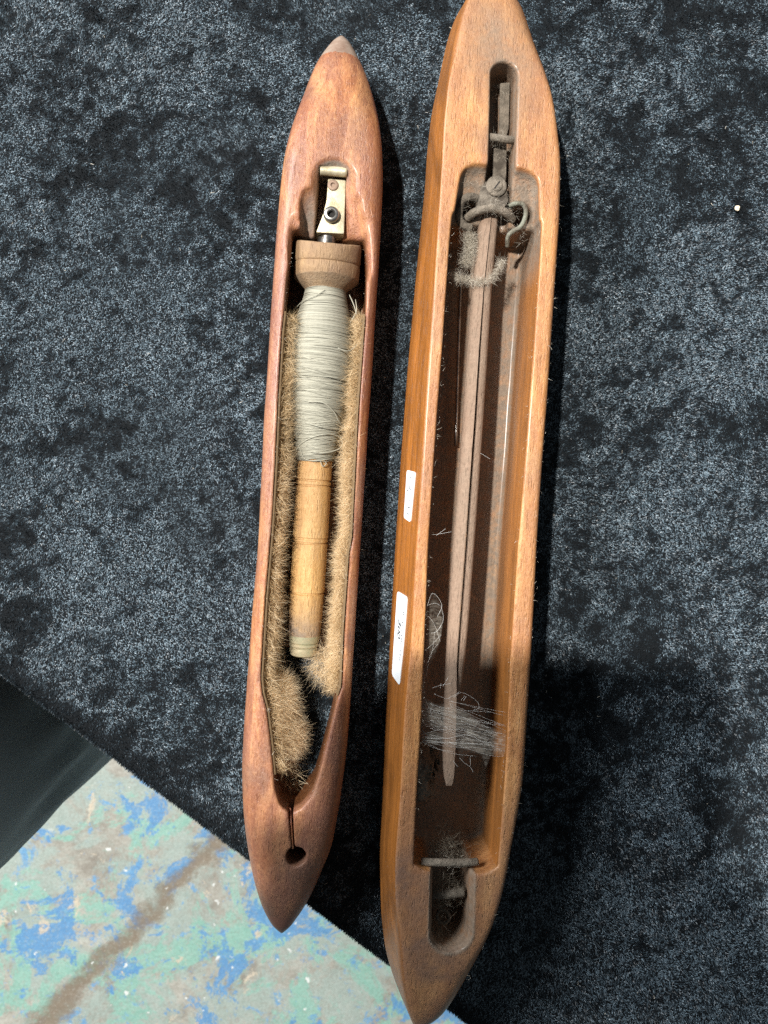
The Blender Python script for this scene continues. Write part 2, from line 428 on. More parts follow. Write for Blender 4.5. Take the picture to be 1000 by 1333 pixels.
def floor_mat():
    t = NT('paint_spattered_concrete')
    v = t.coord('Object')
    n1 = t.noise(v, 9, 8, 0.65); n2 = t.noise(v, 45, 6, 0.7)
    c = t.ramp(t.math('ADD', t.math('MULTIPLY', n1, 0.5), t.math('MULTIPLY', n2, 0.5)),
               [(0.36, (0.16, 0.14, 0.115)), (0.5, (0.275, 0.262, 0.225)), (0.64, (0.38, 0.375, 0.33))])
    def layer(c, loc, sc, lo, hi, col, col2, amt=1.0, rough=0.72, dist=0.5):
        m = t.noise(t.coord('Object', loc=loc), sc, 12, rough + .03, dist)
        wear = t.noise(t.coord('Object', loc=loc), 85, 8, 0.8)
        k = t.math('MULTIPLY', t.ramp(m, [(lo, 0.0), (hi, 1.0)]), t.ramp(wear, [(0.30, 0.15), (0.48, amt)]))
        cc = t.mix(t.noise(v, 60, 4, 0.6), col, col2)
        return t.mix(k, c, cc)
    c = layer(c, (1.3, 0.2, 0), 11, 0.43, 0.52, (0.20, 0.285, 0.255), (0.33, 0.385, 0.355), 0.8)
    c = layer(c, (4.1, 2.2, 0), 7.5, 0.51, 0.55, (0.12, 0.33, 0.265), (0.25, 0.42, 0.35), 0.85)
    c = layer(c, (7.7, 5.1, 0), 9.5, 0.53, 0.55, (0.035, 0.16, 0.37), (0.10, 0.265, 0.46), 0.92)
    c = layer(c, (2.9, 8.4, 0), 24, 0.57, 0.61, (0.045, 0.19, 0.40), (0.15, 0.33, 0.50), 0.9)
    c = layer(c, (9.2, 3.3, 0), 16, 0.60, 0.63, (0.42, 0.36, 0.27), (0.50, 0.44, 0.35), 1.0)
    # a worn joint running across the floor, its own shape
    a = P(np.array([275.0]), np.array([1105.0]), -TZ)[0]; b = P(np.array([45.0]), np.array([1345.0]), -TZ)[0]
    ang = math.atan2(b[1] - a[1], b[0] - a[0])
    sep = t.n('ShaderNodeSeparateXYZ')
    # Object coords -> offset then rotate so the joint lies on local X
    m1 = t.n('ShaderNodeVectorMath', operation='SUBTRACT'); tc = t.n('ShaderNodeTexCoord'); t.l(tc.outputs['Object'], m1.inputs[0]); m1.inputs[1].default_value = (a[0], a[1], 0)
    m2 = t.n('ShaderNodeVectorRotate', rotation_type='Z_AXIS'); m2.inputs['Angle'].default_value = -ang; t.l(m1.outputs[0], m2.inputs['Vector'])
    t.l(m2.outputs[0], sep.inputs[0])
    wob = t.math('MULTIPLY', t.math('SUBTRACT', t.noise(v, 22, 6, 0.7), 0.5), 0.075)
    dd = t.math('ABSOLUTE', t.math('ADD', sep.outputs['Y'], wob))
    band = t.ramp(dd, [(0.006, 1.0), (0.021, 0.0)])
    bm_ = t.math('MULTIPLY', band, t.ramp(n2, [(0.3, 0.55), (0.5, 0.95)]))
    c = t.mix(bm_, c, t.mix(n2, (0.10, 0.075, 0.05), (0.23, 0.185, 0.135)))
    # white paint drips
    for sc, r, loc in ((38, 0.16, (0, 0, 0)), (75, 0.17, (3, 1, 0))):
        dst = t.n('ShaderNodeMixRGB'); dst.inputs[0].default_value = 0.012; t.l(t.coord('Object', loc=loc), dst.inputs[1]); nz = t.n('ShaderNodeTexNoise'); nz.inputs['Scale'].default_value = 140; t.l(v, nz.inputs['Vector']); t.l(nz.outputs['Color'], dst.inputs[2])
        vo = t.voro(dst.outputs[0], sc)
        pick = t.n('ShaderNodeSeparateColor'); t.l(vo.outputs['Color'], pick.inputs[0])
        k = t.math('MULTIPLY', t.ramp(vo.outputs['Distance'], [(r * 0.75, 1.0), (r, 0.0)]), t.ramp(pick.outputs[0], [(0.90, 0.0), (0.92, 1.0)]))
        c = t.mix(k, c, (0.58, 0.60, 0.58))
    n3 = t.noise(v, 260, 6, 0.75)
    c = t.mix(t.ramp(n3, [(0.30, 0.55), (0.5, 0.0)]), c, (0.16, 0.135, 0.105))
    c = t.mix(t.ramp(n3, [(0.54, 0.0), (0.70, 0.5)]), c, (0.46, 0.47, 0.43))
    h = t.math('ADD', n2, t.math('MULTIPLY', band, -0.8))
    t.set(Base_Color=c, Roughness=0.6, Normal=t.bump(h, 0.35, 0.003))
    return t.m
M['floor'] = floor_mat()

def cloth_mat(name, col, scale=900):
    t = NT(name)
    v = t.coord('Object'); n = t.noise(v, 14, 5, 0.6); w = t.noise(t.coord('Object', scale=(1, 1, 0.3)), scale, 3, 0.6)
    c = t.mix(n, tuple(x * 0.7 for x in col), tuple(x * 1.35 for x in col))
    t.set(Base_Color=c, Roughness=0.75, Normal=t.bump(w, 0.25, 0.0006), Sheen_Weight=0.25)
    return t.m
M['trousers'] = cloth_mat('dark_grey_trousers', (0.30, 0.335, 0.33))
M['jacket'] = cloth_mat('dark_grey_jacket', (0.28, 0.315, 0.31))
M['skin'] = plain('skin', (0.55, 0.33, 0.24), 0.5, 0, 0.1, 200, 0.15)
M['shoe'] = plain('black_shoe', (0.03, 0.03, 0.03), 0.5)
M['phone'] = plain('phone_case', (0.02, 0.02, 0.022), 0.4)
M['lens'] = plain('lens_glass', (0.01, 0.01, 0.012), 0.1)

# ------------------------------------------------------------------ floor, table, velvet cloth
fl = bmesh.new(); bmesh.ops.create_grid(fl, x_segments=4, y_segments=4, size=4.0)
me = bpy.data.meshes.new('floor'); fl.to_mesh(me); fl.free()
tag(link('floor', me, M['floor']), kind='structure')

E0 = P(np.array([0.0]), np.array([883.0]))[0]; E1 = P(np.array([590.0]), np.array([1325.5]))[0]
ea = (E1 - E0)[:2]; ea /= np.hypot(*ea)                 # along the table edge, towards the lower right
eb = np.array([-ea[1], ea[0]])                          # into the table
if eb @ (-E0[:2]) < 0: eb = -eb
TO = E0[:2] + ea * 0.14                                 # origin on the edge
def tab(a, b, z): return np.stack([TO[0] + ea[0] * a + eb[0] * b, TO[1] + ea[1] * a + eb[1] * b, z + 0 * a], -1)
TW, TLEN = 0.76, 0.95
tbl = empty('table', (*(TO + eb * TW / 2), 0), math.atan2(ea[1], ea[0]), 'wooden trestle table hidden under the black velvet cloth', 'table')
flip = 1 if (np.array([-ea[1], ea[0]]) @ eb) > 0 else -1
def box_mesh(name, lo, hi, mat, parent, bev=0.002):
    o = [(lo[0], lo[1]), (hi[0], lo[1]), (hi[0], hi[1]), (lo[0], hi[1])]
    return bevel_solid(name, o, lo[2], hi[2], bev, mat, parent)
box_mesh('table_top', (-TLEN + .01, -TW/2 + .008, TZ - .034), (TLEN - .01, TW/2 - .008, TZ - .004), M['table_wood'], tbl)
for sx in (-1, 1):
    for sy in (-1, 1):
        x, y = sx * (TLEN - .12), sy * (TW/2 - .08)
        box_mesh('leg', (x - .02, y - .02, 0), (x + .02, y + .02, TZ - .034), M['iron_leg'], tbl)

# cloth: sheet over the table with a rounded fold and a hanging drop on the two long sides
cl = empty('velvet_cloth', (0, 0, TZ), 0, 'black crushed velvet cloth spread over the table under both shuttles', 'cloth')
na, nb = 200, 200
av = np.linspace(-TLEN, TLEN, na)
arc = np.concatenate([np.linspace(-0.19, -0.010, 24), np.linspace(-0.009, 0.012, 18), np.linspace(0.016, TW - 0.016, nb - 84), np.linspace(TW - 0.012, TW + 0.009, 18), np.linspace(TW + .01, TW + .19, 24)])
def fold(b):
    r = 0.006
    def one(d):                                        # d: distance inside the edge measured along the cloth
        y = np.where(d >= r, d, np.where(d > -0.5 * np.pi * r + r, r - r * np.sin((r - d) / r), 0))
        z = np.where(d >= r, 0, np.where(d > -0.5 * np.pi * r + r, -r + r * np.cos((r - d) / r), d - r + 0.5 * np.pi * r - r))
        return y, z
    y0, z0 = one(b); y1, z1 = one(TW - b)
    return np.where(b < TW / 2, y0, TW - y1), np.where(b < TW / 2, z0, z1)
by, bz = fold(arc)
A2, B2 = np.meshgrid(av, np.arange(len(arc)), indexing='ij')
yy = by[B2]; zz = bz[B2].copy()
pp = tab(A2, yy, 0.0)
drop = np.clip(-zz / 0.1, 0, 1)
wave = (0.004 * np.sin(A2 * 23 + 1) + 0.003 * np.sin(A2 * 51)) * drop - 0.0022 * drop * 0
und = (noise2(pp[..., 0] + 3, pp[..., 1] + 3, 0.05, 5, 3) - 0.5) * 0.0016
pp[..., 2] = zz + und * (drop < 0.02)
sgn = np.where(B2 < len(arc) / 2, -1, 1)
pp[..., 0] += eb[0] * sgn * (np.abs(wave) + 0.0) ; pp[..., 1] += eb[1] * sgn * (np.abs(wave))
idx = np.arange(A2.size).reshape(A2.shape)
Fq = np.stack([idx[:-1, :-1], idx[1:, :-1], idx[1:, 1:], idx[:-1, 1:]], -1).reshape(-1, 4)
if flip < 0: Fq = Fq[:, ::-1]
link('sheet', mesh_np('sheet', pp.reshape(-1, 3), Fq), M['velvet'], cl)

# pile: short tilted fibres, combed this way and that as crushed velvet is
def make_pile(n, far=False):
    if far:
        aa, bb_ = rng.uniform(-TLEN, TLEN, n), rng.uniform(-.010, TW - .004, n); x = TO[0] + ea[0] * aa + eb[0] * bb_; y = TO[1] + ea[1] * aa + eb[1] * bb_
    else:
        x = rng.uniform(-0.205, 0.275, n); y = rng.uniform(-0.285, 0.275, n)
    q = np.stack([x, y], 1) - TO
    b = q @ eb
    near = (x > -.205) & (x < .275) & (y > -.285) & (y < .275)
    keep = (b > -0.010) & (near != far)
    # denser edge, fewer under the middle of things is not needed
    x, y, b = x[keep], y[keep], b[keep]; n = len(x)
    # wrap over the fold
    yb, zb = fold(np.where(b < 0.03, b, 0.05))
    shift = np.where(b < 0.03, yb - b, 0)
    x = x + eb[0] * shift; y = y + eb[1] * shift
    z = np.where(b < 0.03, zb, 0)
    z = z + (noise2(x + 3, y + 3, 0.05, 5, 3) - 0.5) * 0.0016
    # crush: patches laid flat (light) and standing or combed away (dark)
    wx_ = x + .010 * (noise2(x + 7, y + 3, 0.016, 15, 3) - .5) * 2; wy_ = y + .010 * (noise2(x + 5, y + 9, 0.016, 16, 3) - .5) * 2
    c1 = noise2(wx_ + 1.1, wy_ + 2.3, 0.045, 21, 4); c2 = noise2(wx_ * .8 + wy_ * .6 + 4.1, (wy_ * .8 - wx_ * .6) * 1.7 + .3, 0.011, 31, 5); c3 = noise2(x + 2.2, y + 1.7, 0.0034, 35, 3)
    th = 2 * np.pi * (1.1 * noise2(wx_ + 2, wy_ + 1, 0.045, 41, 3) + 0.5 * noise2(x, y + 2, 0.009, 51, 2)) + rng.normal(0, 0.75, n)
    lay = sstep(0.30, 0.57, 0.26 * c1 + 0.42 * c2 + 0.32 * c3)
    lay = lay * sstep(0.003, 0.014, b)  # fold left upright, so its tone is painted darker too
    al = R(24) + lay * R(44) + rng.normal(0, R(12), n)
    al = np.clip(al, R(4), R(84))
    ln = rng.uniform(0.0006, 0.0014, n) ; w = rng.uniform(0.00010, 0.00026, n)
    if far: ln = ln * 1.9; w = w * 2.6
    dx, dy = np.cos(th), np.sin(th)
    ew = -eb                                            # outward at the fold
    rolled = np.clip(-z / 0.006, 0, 1) * (b < 0.03)
    up = np.stack([ew[0] * rolled, ew[1] * rolled, np.sqrt(np.clip(1 - rolled**2, 0.0, 1))], 1)
    tip = np.stack([np.sin(al) * dx, np.sin(al) * dy, 0 * x], 1) + np.cos(al)[:, None] * up
    base = np.stack([x, y, z], 1)
    tw = rng.normal(0, 0.6, n)
    wd = np.stack([-dy * np.cos(tw), dx * np.cos(tw), np.sin(tw)], 1)
    V = np.empty((n, 3, 3), np.float32)
    V[:, 0] = base - wd * w[:, None]; V[:, 1] = base + wd * w[:, None]; V[:, 2] = base + tip * ln[:, None]
    V[:, 0] += tip * (ln * 0.25)[:, None] * 0; 
    fine = noise2(x + 6, y + 2, 0.0022, 91, 2)
    tone = np.clip(0.17 + 0.42 * lay + 0.42 * (fine - 0.5) + rng.normal(0, 0.13, n), 0, 1)  # colour follows the lay: sheen and pile shade put into the tone
    return V.reshape(-1, 3), np.arange(3 * n, dtype=np.int32).reshape(-1, 3), np.repeat(tone, 3)
V, F, tone = make_pile(860000); V2, F2, tone2 = make_pile(420000, True)
V = np.vstack([V, V2]); F = np.vstack([F, F2 + len(tone)]); tone = np.concatenate([tone, tone2])
me = mesh_np('pile', V, F); attr(me, 'tone', tone)
tag(link('pile', me, M['pile'], cl, smooth=False), kind='stuff')

# ------------------------------------------------------------------ shuttle bodies
def shuttle_grid(fr, w0, w1, h, dx=0.0005, dy=0.0011, dz=0.0005):
    xs = np.arange(w0, w1, dx); ys = np.arange(-fr.len / 2 - 0.004, fr.len / 2 + 0.004, dy); zs = np.arange(-0.0015, h + 0.002, dz)
    return xs, ys, zs

def chan(X, Y, yl, tl, yr, tr):
    return np.maximum(np.interp(Y, yl, tl) - X, X - np.interp(Y, yr, tr))

def smooth_arr(y, t, ys, win):
    """resample and soften a measured outline"""
    q = np.interp(ys, y, t); k = max(1, int(win / (ys[1] - ys[0])) | 1)
    pad = k // 2; qq = np.pad(q, pad, mode='edge'); ker = np.hanning(k + 2)[1:-1]; ker /= ker.sum()
    return np.convolve(qq, ker, 'valid')

HR = 0.040
FR = Frame(P(np.array([549.]), np.array([1352.]), 0.020)[0], P(np.array([641.]), np.array([-24.]), 0.020)[0])
rS = [(549, 1352), (541, 1342), (533, 1327), (514.4, 1287), (502.5, 1245), (496.4, 1192), (494.6, 1112), (499, 1030), (502, 957), (509, 819), (514.9, 712), (522, 604), (530, 492), (540, 380), (554, 240), (556.5, 195), (563, 143), (574, 92), (585, 39), (599, 0), (618, -17), (641, -24)]
rT = [(549, 1352), (543, 1340), (538, 1325), (525, 1270), (519, 1220), (514, 1165), (514, 1112), (520, 1040), (526, 930), (535.5, 819), (541, 712), (548.6, 604), (555.6, 492), (564, 380), (574, 225), (577, 161), (583, 103.5), (592, 55), (604, 8), (621, -15), (641, -24)]
rR = [(549, 1352), (566, 1345), (582, 1327), (599, 1295), (617.7, 1258), (639, 1205), (655, 1152), (670.7, 1067), (679, 1020), (684, 943.6), (691, 832.6), (697.5, 700), (704, 604), (712, 506), (719.5, 395), (726.5, 288), (728, 212), (721, 149.5), (705, 85), (691, 34.5), (680.6, 0), (664, -17), (641, -24)]
rcL = [(539, 1120), (539.6, 1099), (543.4, 1020), (549, 930), (553.5, 819), (558.5, 705), (565, 604), (572, 506), (581.3, 379), (585, 324), (589, 280)]
rcR = [(648.5, 1123), (649.5, 1112), (655, 1040), (660, 970), (664.5, 860), (674.5, 712), (686, 576), (693, 478), (699.8, 384), (704, 324), (706, 280)]


def zramp(v0, v1, ln, zend, zmid):
    return lambda v: zend + (zmid - zend) * sstep(0, 1, np.clip(np.minimum(v - v0, v1 - v) / ln, 0, 1))

# ---- left shuttle
HL = 0.034; HR = 0.040
FL = Frame(P(np.array([367.]), np.array([1219.]), 0.017)[0], P(np.array([445.]), np.array([42.]), 0.017)[0])
outL = [(367, 1219), (351, 1203), (338.5, 1178), (326, 1137), (317, 1066), (314, 1002), (317, 950), (326, 822), (336.5, 695), (343, 546), (351, 430), (359, 305), (362.5, 266), (366.2, 228), (372.6, 190), (382, 156), (393, 124), (404, 96), (414, 75), (429, 56), (445, 42)]
outR = [(367, 1219), (379, 1206), (397, 1183), (417.5, 1142), (433, 1104), (444, 1040), (453, 964), (460, 862), (466, 767), (470.5, 695), (480.7, 535), (488, 432), (495.4, 310), (498.6, 245), (498, 193.5), (494, 152.5), (486, 118), (476.5, 92.5), (466.5, 72), (457.5, 56), (445, 42)]
cavL = [(374, 1057), (364, 1048), (357.6, 1027), (352.5, 966), (347, 923), (341.5, 903), (339.5, 883), (345.6, 781), (353, 695), (358, 609), (362, 521), (367, 430), (369, 412), (373, 362), (378, 330), (380, 300)]
cavR = [(382, 1057), (392, 1053), (407, 1035), (415, 1010), (428, 959), (438, 915), (445, 893), (448, 822), (455, 720), (459, 699), (467, 538), (475.5, 420), (477, 390), (478, 345), (476, 300)]

def build_left():
    xs, ys, zs = shuttle_grid(FL, -0.029, 0.029, HL)
    X, Y, Z = np.meshgrid(xs, ys, zs, indexing='ij')
    zr = zramp(46, 1219, 200, .020, .026); yl, tl = FL.pts(outL, zr); yr, tr = FL.pts(outR, zr)
    tL = smooth_arr(yl, tl, ys, 0.022); tR = smooth_arr(yr, tr, ys, 0.022)
    tip0, tip1 = yl[0], yl[-1]
    end = np.minimum(ys - tip0, tip1 - ys)
    hw = np.clip((tR - tL) / 2, 0.0001, None)
    # keep pointed ends after smoothing
    raw = (np.interp(ys, yr, tr) - np.interp(ys, yl, tl)) / 2
    kk = sstep(0.0, 0.014, end); hw = np.clip(hw * kk + np.clip(raw, 1e-4, None) * (1 - kk), 1e-4, None)
    tc = (tL + tR) / 2
    hz = (HL / 2) * np.clip(hw / 0.0225, 0, 1) ** 0.75
    n = 2.1 + 2.4 * sstep(0.016, 0.0235, hw)
    b = lambda a: a[None, :, None]
    f = ((np.abs((X - b(tc)) / b(hw)) ** b(n) + np.abs((Z - HL / 2) / b(hz)) ** b(n)) ** (1 / b(n)) - 1) * b(np.minimum(hw, hz))
    f = np.where(b(end) < 0, np.maximum(f, 0.001), f)
    # main well
    a, c = FL.pts(cavL, HL); a2, c2 = FL.pts(cavR, HL)
    cl_ = smooth_arr(a, c, ys, 0.004); cr_ = smooth_arr(a2, c2, ys, 0.004)
    well = np.maximum(b(cl_) - X, X - b(cr_))
    y0 = FL.L(np.array([378.]), np.array([1057.]), HL)[0, 1]; y1 = FL.L(np.array([430.]), np.array([301.]), HL)[0, 1]
    well = smax(well, np.maximum(y0 - Y, Y - y1), 0.002)
    yop = FL.L(np.array([400.]), np.array([862.]), HL)[0, 1]          # below the bobbin the well is open right through
    well = smax(well, b(np.where(ys < yop, -0.02, 0.0025)) - Z, 0.004)
    f = smax(f, -well, 0.0016)
    q = lambda u, v, z: FL.L(np.array([float(u)]), np.array([float(v)]), z)[0]
    # scoop round the spindle seat, the seat slot and the two thumb grooves
    f = smax(f, -capsule(X, Y, Z, q(435, 231, HL + .0034), q(431, 325, HL - .0030), 0.0101), 0.0024)
    s0 = q(416, 219, HL - .004); s1 = q(452, 219, HL - .004)
    slot = np.maximum(np.abs(X - (s0[0] + s1[0]) / 2 - (Y - s0[1]) * 0.02) - (s1[0] - s0[0]) / 2, np.maximum(Y - s0[1], y1 - 0.004 - Y))
    slot = smax(slot, 0.010 - Z, 0.001)
    f = smax(f, -slot, 0.0007)
    f = smax(f, -capsule(X, Y, Z, q(404.5, 256, HL + .0008), q(402, 312, HL - .0075), 0.0044), 0.0014)
    f = smax(f, -capsule(X, Y, Z, q(460, 264, HL + .0006), q(463, 318, HL - .0060), 0.0036), 0.0022)
    f = smax(f, -capsule(X, Y, Z, q(471, 292, HL + .0016), q(470, 350, HL - .0030), 0.0038), 0.0040)
    f = smax(f, -capsule(X, Y, Z, q(385, 287, HL + .0012), q(384, 350, HL - .0050), 0.0028), 0.0018)
    # thread slit and eye
    e0 = q(377.5, 1050, HL); e1 = q(382, 1108, HL)
    ax = np.interp(ys, [e1[1], e0[1]], [e1[0], e0[0]]); wd = np.interp(ys, [e1[1], e0[1]], [0.00075, 0.00125])
    slit = np.maximum(np.abs(X - b(ax)) - b(wd), np.maximum(e1[1] - Y, Y - e0[1] - .003)); slit = np.maximum(slit, HL - 0.016 - Z)
    f = smax(f, -slit, 0.0005)
    h = q(385.7, 1114.8, HL - .002)
    eye = np.maximum(np.sqrt((X - h[0])**2 + (Y - h[1])**2) - 0.0046, 0.006 - Z)
    f = smax(f, -eye, 0.0009)
    f = f + (noise2(X[:, :, 0] + 1, Y[:, :, 0] * 0.4 + 1, 0.012, 77, 3)[:, :, None] - 0.5) * 0.0004
    return surface_nets(f, xs, ys, zs)

V, Q = build_left()
sh1 = empty('loom_shuttle', (FL.o[0], FL.o[1], TZ + 0.0006), FL.rot, 'smaller reddish wooden loom shuttle lined with tan fur, holding a wound bobbin', 'shuttle', None)
yc = V[Q].mean(1)[:, 1]
qy = lambda fr, u, v, z: fr.L(np.array([float(u)]), np.array([float(v)]), z)[0, 1]
top_y = qy(FL, 440, 79, .02); bot_y = qy(FL, 365, 1186, .02)
def body_part(name, keep, mat, parent, dustf, V=None, Q=None, grimef=None, sidef=None):
    v, q, _ = submesh(V, Q, keep)
    me = mesh_np(name, v, q)
    nn = np.empty(len(v) * 3, np.float32); me.vertices.foreach_get('normal', nn); nn = nn.reshape(-1, 3)
    attr(me, 'dust', dustf(v, nn))
    attr(me, 'grime', grimef(v, nn) if grimef else 0 * v[:, 0])
    outer = (v[:, 0] < np.interp(v[:, 1], *FR.pts(rcL, HR)) - .004) | (v[:, 0] > np.interp(v[:, 1], *FR.pts(rcR, HR)) + .004)
    if sidef: attr(me, 'side', sidef(v, nn))
    else: attr(me, 'side', sstep(0.45, 0.75, np.abs(nn[:, 0])) * (v[:, 2] < HR - 0.0012) * np.where(outer, 1.0, 0.85))
    return link(name, me, mat, parent)
def dust_left(v, n):
    depth = HL - v[:, 2]
    rec = FL.L(np.array([434.]), np.array([212.]), HL)[0]
    d = np.exp(-(((v[:, 0] - rec[0]) / 0.008)**2 + ((v[:, 1] - rec[1]) / 0.0055)**2)) * sstep(.0006, .002, depth) * 1.2
    gr = FL.L(np.array([403.]), np.array([278.]), HL)[0]
    d = d + np.exp(-(((v[:, 0] - gr[0]) / 0.004)**2 + ((v[:, 1] - gr[1]) / 0.011)**2)) * (depth > 0.002) * 0.9
    d = d + 0.12 * sstep(0.012, 0.026, depth) * (n[:, 2] > 0.5)
    return np.clip(d + 0.04, 0, 1)
def grime_shade_left(v, n):
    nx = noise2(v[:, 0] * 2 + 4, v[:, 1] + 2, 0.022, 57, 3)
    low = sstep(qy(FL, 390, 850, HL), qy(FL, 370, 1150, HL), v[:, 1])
    return np.clip(low * (.25 + .6 * nx) + .30 * sstep(.5, .68, nx) + .35 * sstep(.012, .026, HL - v[:, 2]) * (n[:, 2] > .4), 0, 1)  # last term is painted shade: well floor darkened with depth, over the dirt
keepbody = (yc < top_y) & (yc > bot_y)
b1 = body_part('body', keepbody, M['wood_left'], sh1, dust_left, V, Q, grime_shade_left, lambda v, n: sstep(.003, .010, HL - v[:, 2]) * (np.interp(v[:, 1], *FL.pts(cavL, HL)) - .001 < v[:, 0]) * (np.interp(v[:, 1], *FL.pts(cavR, HL)) + .001 > v[:, 0]) * (v[:, 1] < qy(FL, 430, 300, HL)) * (v[:, 1] > qy(FL, 378, 1060, HL)))  # well interior: dark amber wood with shade painted in by depth
o = body_part('tip', yc >= top_y, M['tip_grey'], sh1, lambda v, n: 0 * v[:, 0], V, Q); o['label'] = 'grey worn pointed tip'
o = body_part('tip', yc <= bot_y, M['tip_brown'], sh1, lambda v, n: 0 * v[:, 0], V, Q); o['label'] = 'brown worn pointed tip'

# ---- right shuttle
def build_right():
    xs, ys, zs = shuttle_grid(FR, -0.036, 0.036, HR)
    X, Y, Z = np.meshgrid(xs, ys, zs, indexing='ij')
    b = lambda a: a[None, :, None]
    yS, tS = FR.pts(rS, zramp(-24, 1352, 160, .022, .015)); yT, tT = FR.pts(rT, zramp(-24, 1352, 190, .031, HR - .001)); yR, tR = FR.pts(rR, zramp(-24, 1352, 190, .029, HR - .005))
    tS = smooth_arr(yS, tS, ys, 0.020); tT = smooth_arr(yT, tT, ys, 0.020); tR = smooth_arr(yR, tR, ys, 0.020)
    end = np.minimum(ys - yS[0], yS[-1] - ys)
    hw = np.clip((tR - tS) / 2, 1e-4, None)
    hz = (HR / 2) * np.clip(hw / 0.0255, 0, 1) ** 0.55
    top = HR / 2 + hz; bot = HR / 2 - hz
    w = np.clip((Z - 0.014) / (0.0385 - 0.014), 0, 1)
    left = b(tS) * (1 - w) + b(tT) * w
    left = left + np.where(Z < 0.012, (0.012 - Z) * 0.12, 0)
    right = b(tR) - np.where(Z < 0.030, (0.030 - Z) * 0.05, 0)
    k = 0.0032 + 0.010 * (1 - sstep(0.018, 0.0265, hw))
    def sm(a, c, kk):
        h = np.maximum(kk - np.abs(a - c), 0) / kk
        return np.maximum(a, c) + h * h * kk * 0.25
    f = sm(left - X, Z - b(top), b(np.minimum(k, 0.008)) * 0.55)
    f = sm(f, X - right, 0.004 + 0 * Z)
    f = sm(f, sm(X - right, Z - b(top), b(k)), 0.001 + 0 * Z)
    f = sm(f, b(bot) - Z, b(k))
    f = np.where(b(end) < 0, np.maximum(f, 0.001), f)
    q = lambda u, v, z: FR.L(np.array([float(u)]), np.array([float(v)]), z)[0]
    a, c = FR.pts(rcL, HR); a2, c2 = FR.pts(rcR, HR)
    cl_ = smooth_arr(a, c, ys, 0.004); cr_ = smooth_arr(a2, c2, ys, 0.004)
    y0 = q(590, 1136, HR)[1]; y1 = q(646, 282, HR)[1]
    well = np.maximum(b(cl_) - X, X - b(cr_))
    # clipped corners at the lower end
    xm = (cl_[np.argmin(abs(ys - y0))] + cr_[np.argmin(abs(ys - y0))]) / 2
    well = np.maximum(well, (np.abs(X - xm) * 0.55 - (Y - y0) * 0.83 - 0.0075))
    well = smax(well, np.maximum(y0 - Y, Y - y1), 0.002)
    well = smax(well, 0.0045 - Z, 0.003)
    f = smax(f, -well, 0.0012)
    # dusty shelf above the well, sloping down into it
    ra = q(603, 212, HR); rb = q(702, 212, HR); ry1 = ra[1]
    lw = np.interp(ys, [y1 - .01, ry1], [q(589, 283, HR)[0], ra[0]]); rw = np.interp(ys, [y1 - .01, ry1], [q(706, 283, HR)[0], rb[0]])
    flo = np.interp(ys, [y1, ry1], [HR - 0.0125, HR - 0.0035])
    shelf = smax(b(lw) - X, X - b(rw), 0.003); shelf = smax(shelf, Y - ry1, 0.008)
    shelf = smax(shelf, y1 - 0.004 - Y, 0.001); shelf = smax(shelf, b(flo) - Z, 0.004)
    f = smax(f, -shelf, 0.0014)
    # spindle channel and the long top slot
    s_top = q(657, 97, HR); s_bot = q(651, 300, HR)
    ax = np.interp(ys, [s_bot[1], s_top[1]], [s_bot[0], s_top[0]])
    sl = np.sqrt((X - b(ax))**2 + np.maximum(Y - s_top[1], 0)**2) - 0.0061
    sl = np.maximum(sl, y1 - .003 - Y)
    sl = smax(sl, HR - 0.017 - Z, 0.003)
    f = smax(f, -sl, 0.0016)
    for hu, hv, hr in ((609, 275, .0042), (677, 283, .0046), (672, 312, .0040)):
        hc_ = q(hu, hv, HR - .012); bore = np.maximum(np.sqrt((X - hc_[0])**2 + (Y - hc_[1])**2) - hr, .0065 - Z)
        f = smax(f, -bore, 0.0012)
    # lower slot with chamfered mouth
    p0 = q(589, 1140, HR); p1 = q(587.5, 1215, HR)
    ax = np.interp(ys, [p1[1], p0[1]], [p1[0], p0[0]])
    base = np.sqrt((X - b(ax))**2 + np.minimum(Y - p1[1], 0)**2)
    s2 = np.maximum(base - 0.0084, Y - p0[1] - .006); s2 = smax(s2, 0.005 - Z, 0.003)
    f = smax(f, -s2, 0.0008)
    s3 = np.maximum(base - 0.0100 - (Z - HR) * 0.35, Y - p0[1] - .001); s3 = np.maximum(s3, HR - 0.0035 - Z)
    f = smax(f, -s3, 0.0007)
    # a bored hole low in the well's far wall
    f = f + (noise2(X[:, :, 0] + 1, Y[:, :, 0] * 0.3 + 1, 0.014, 91, 3)[:, :, None] - 0.5) * 0.0004
    return surface_nets(f, xs, ys, zs)

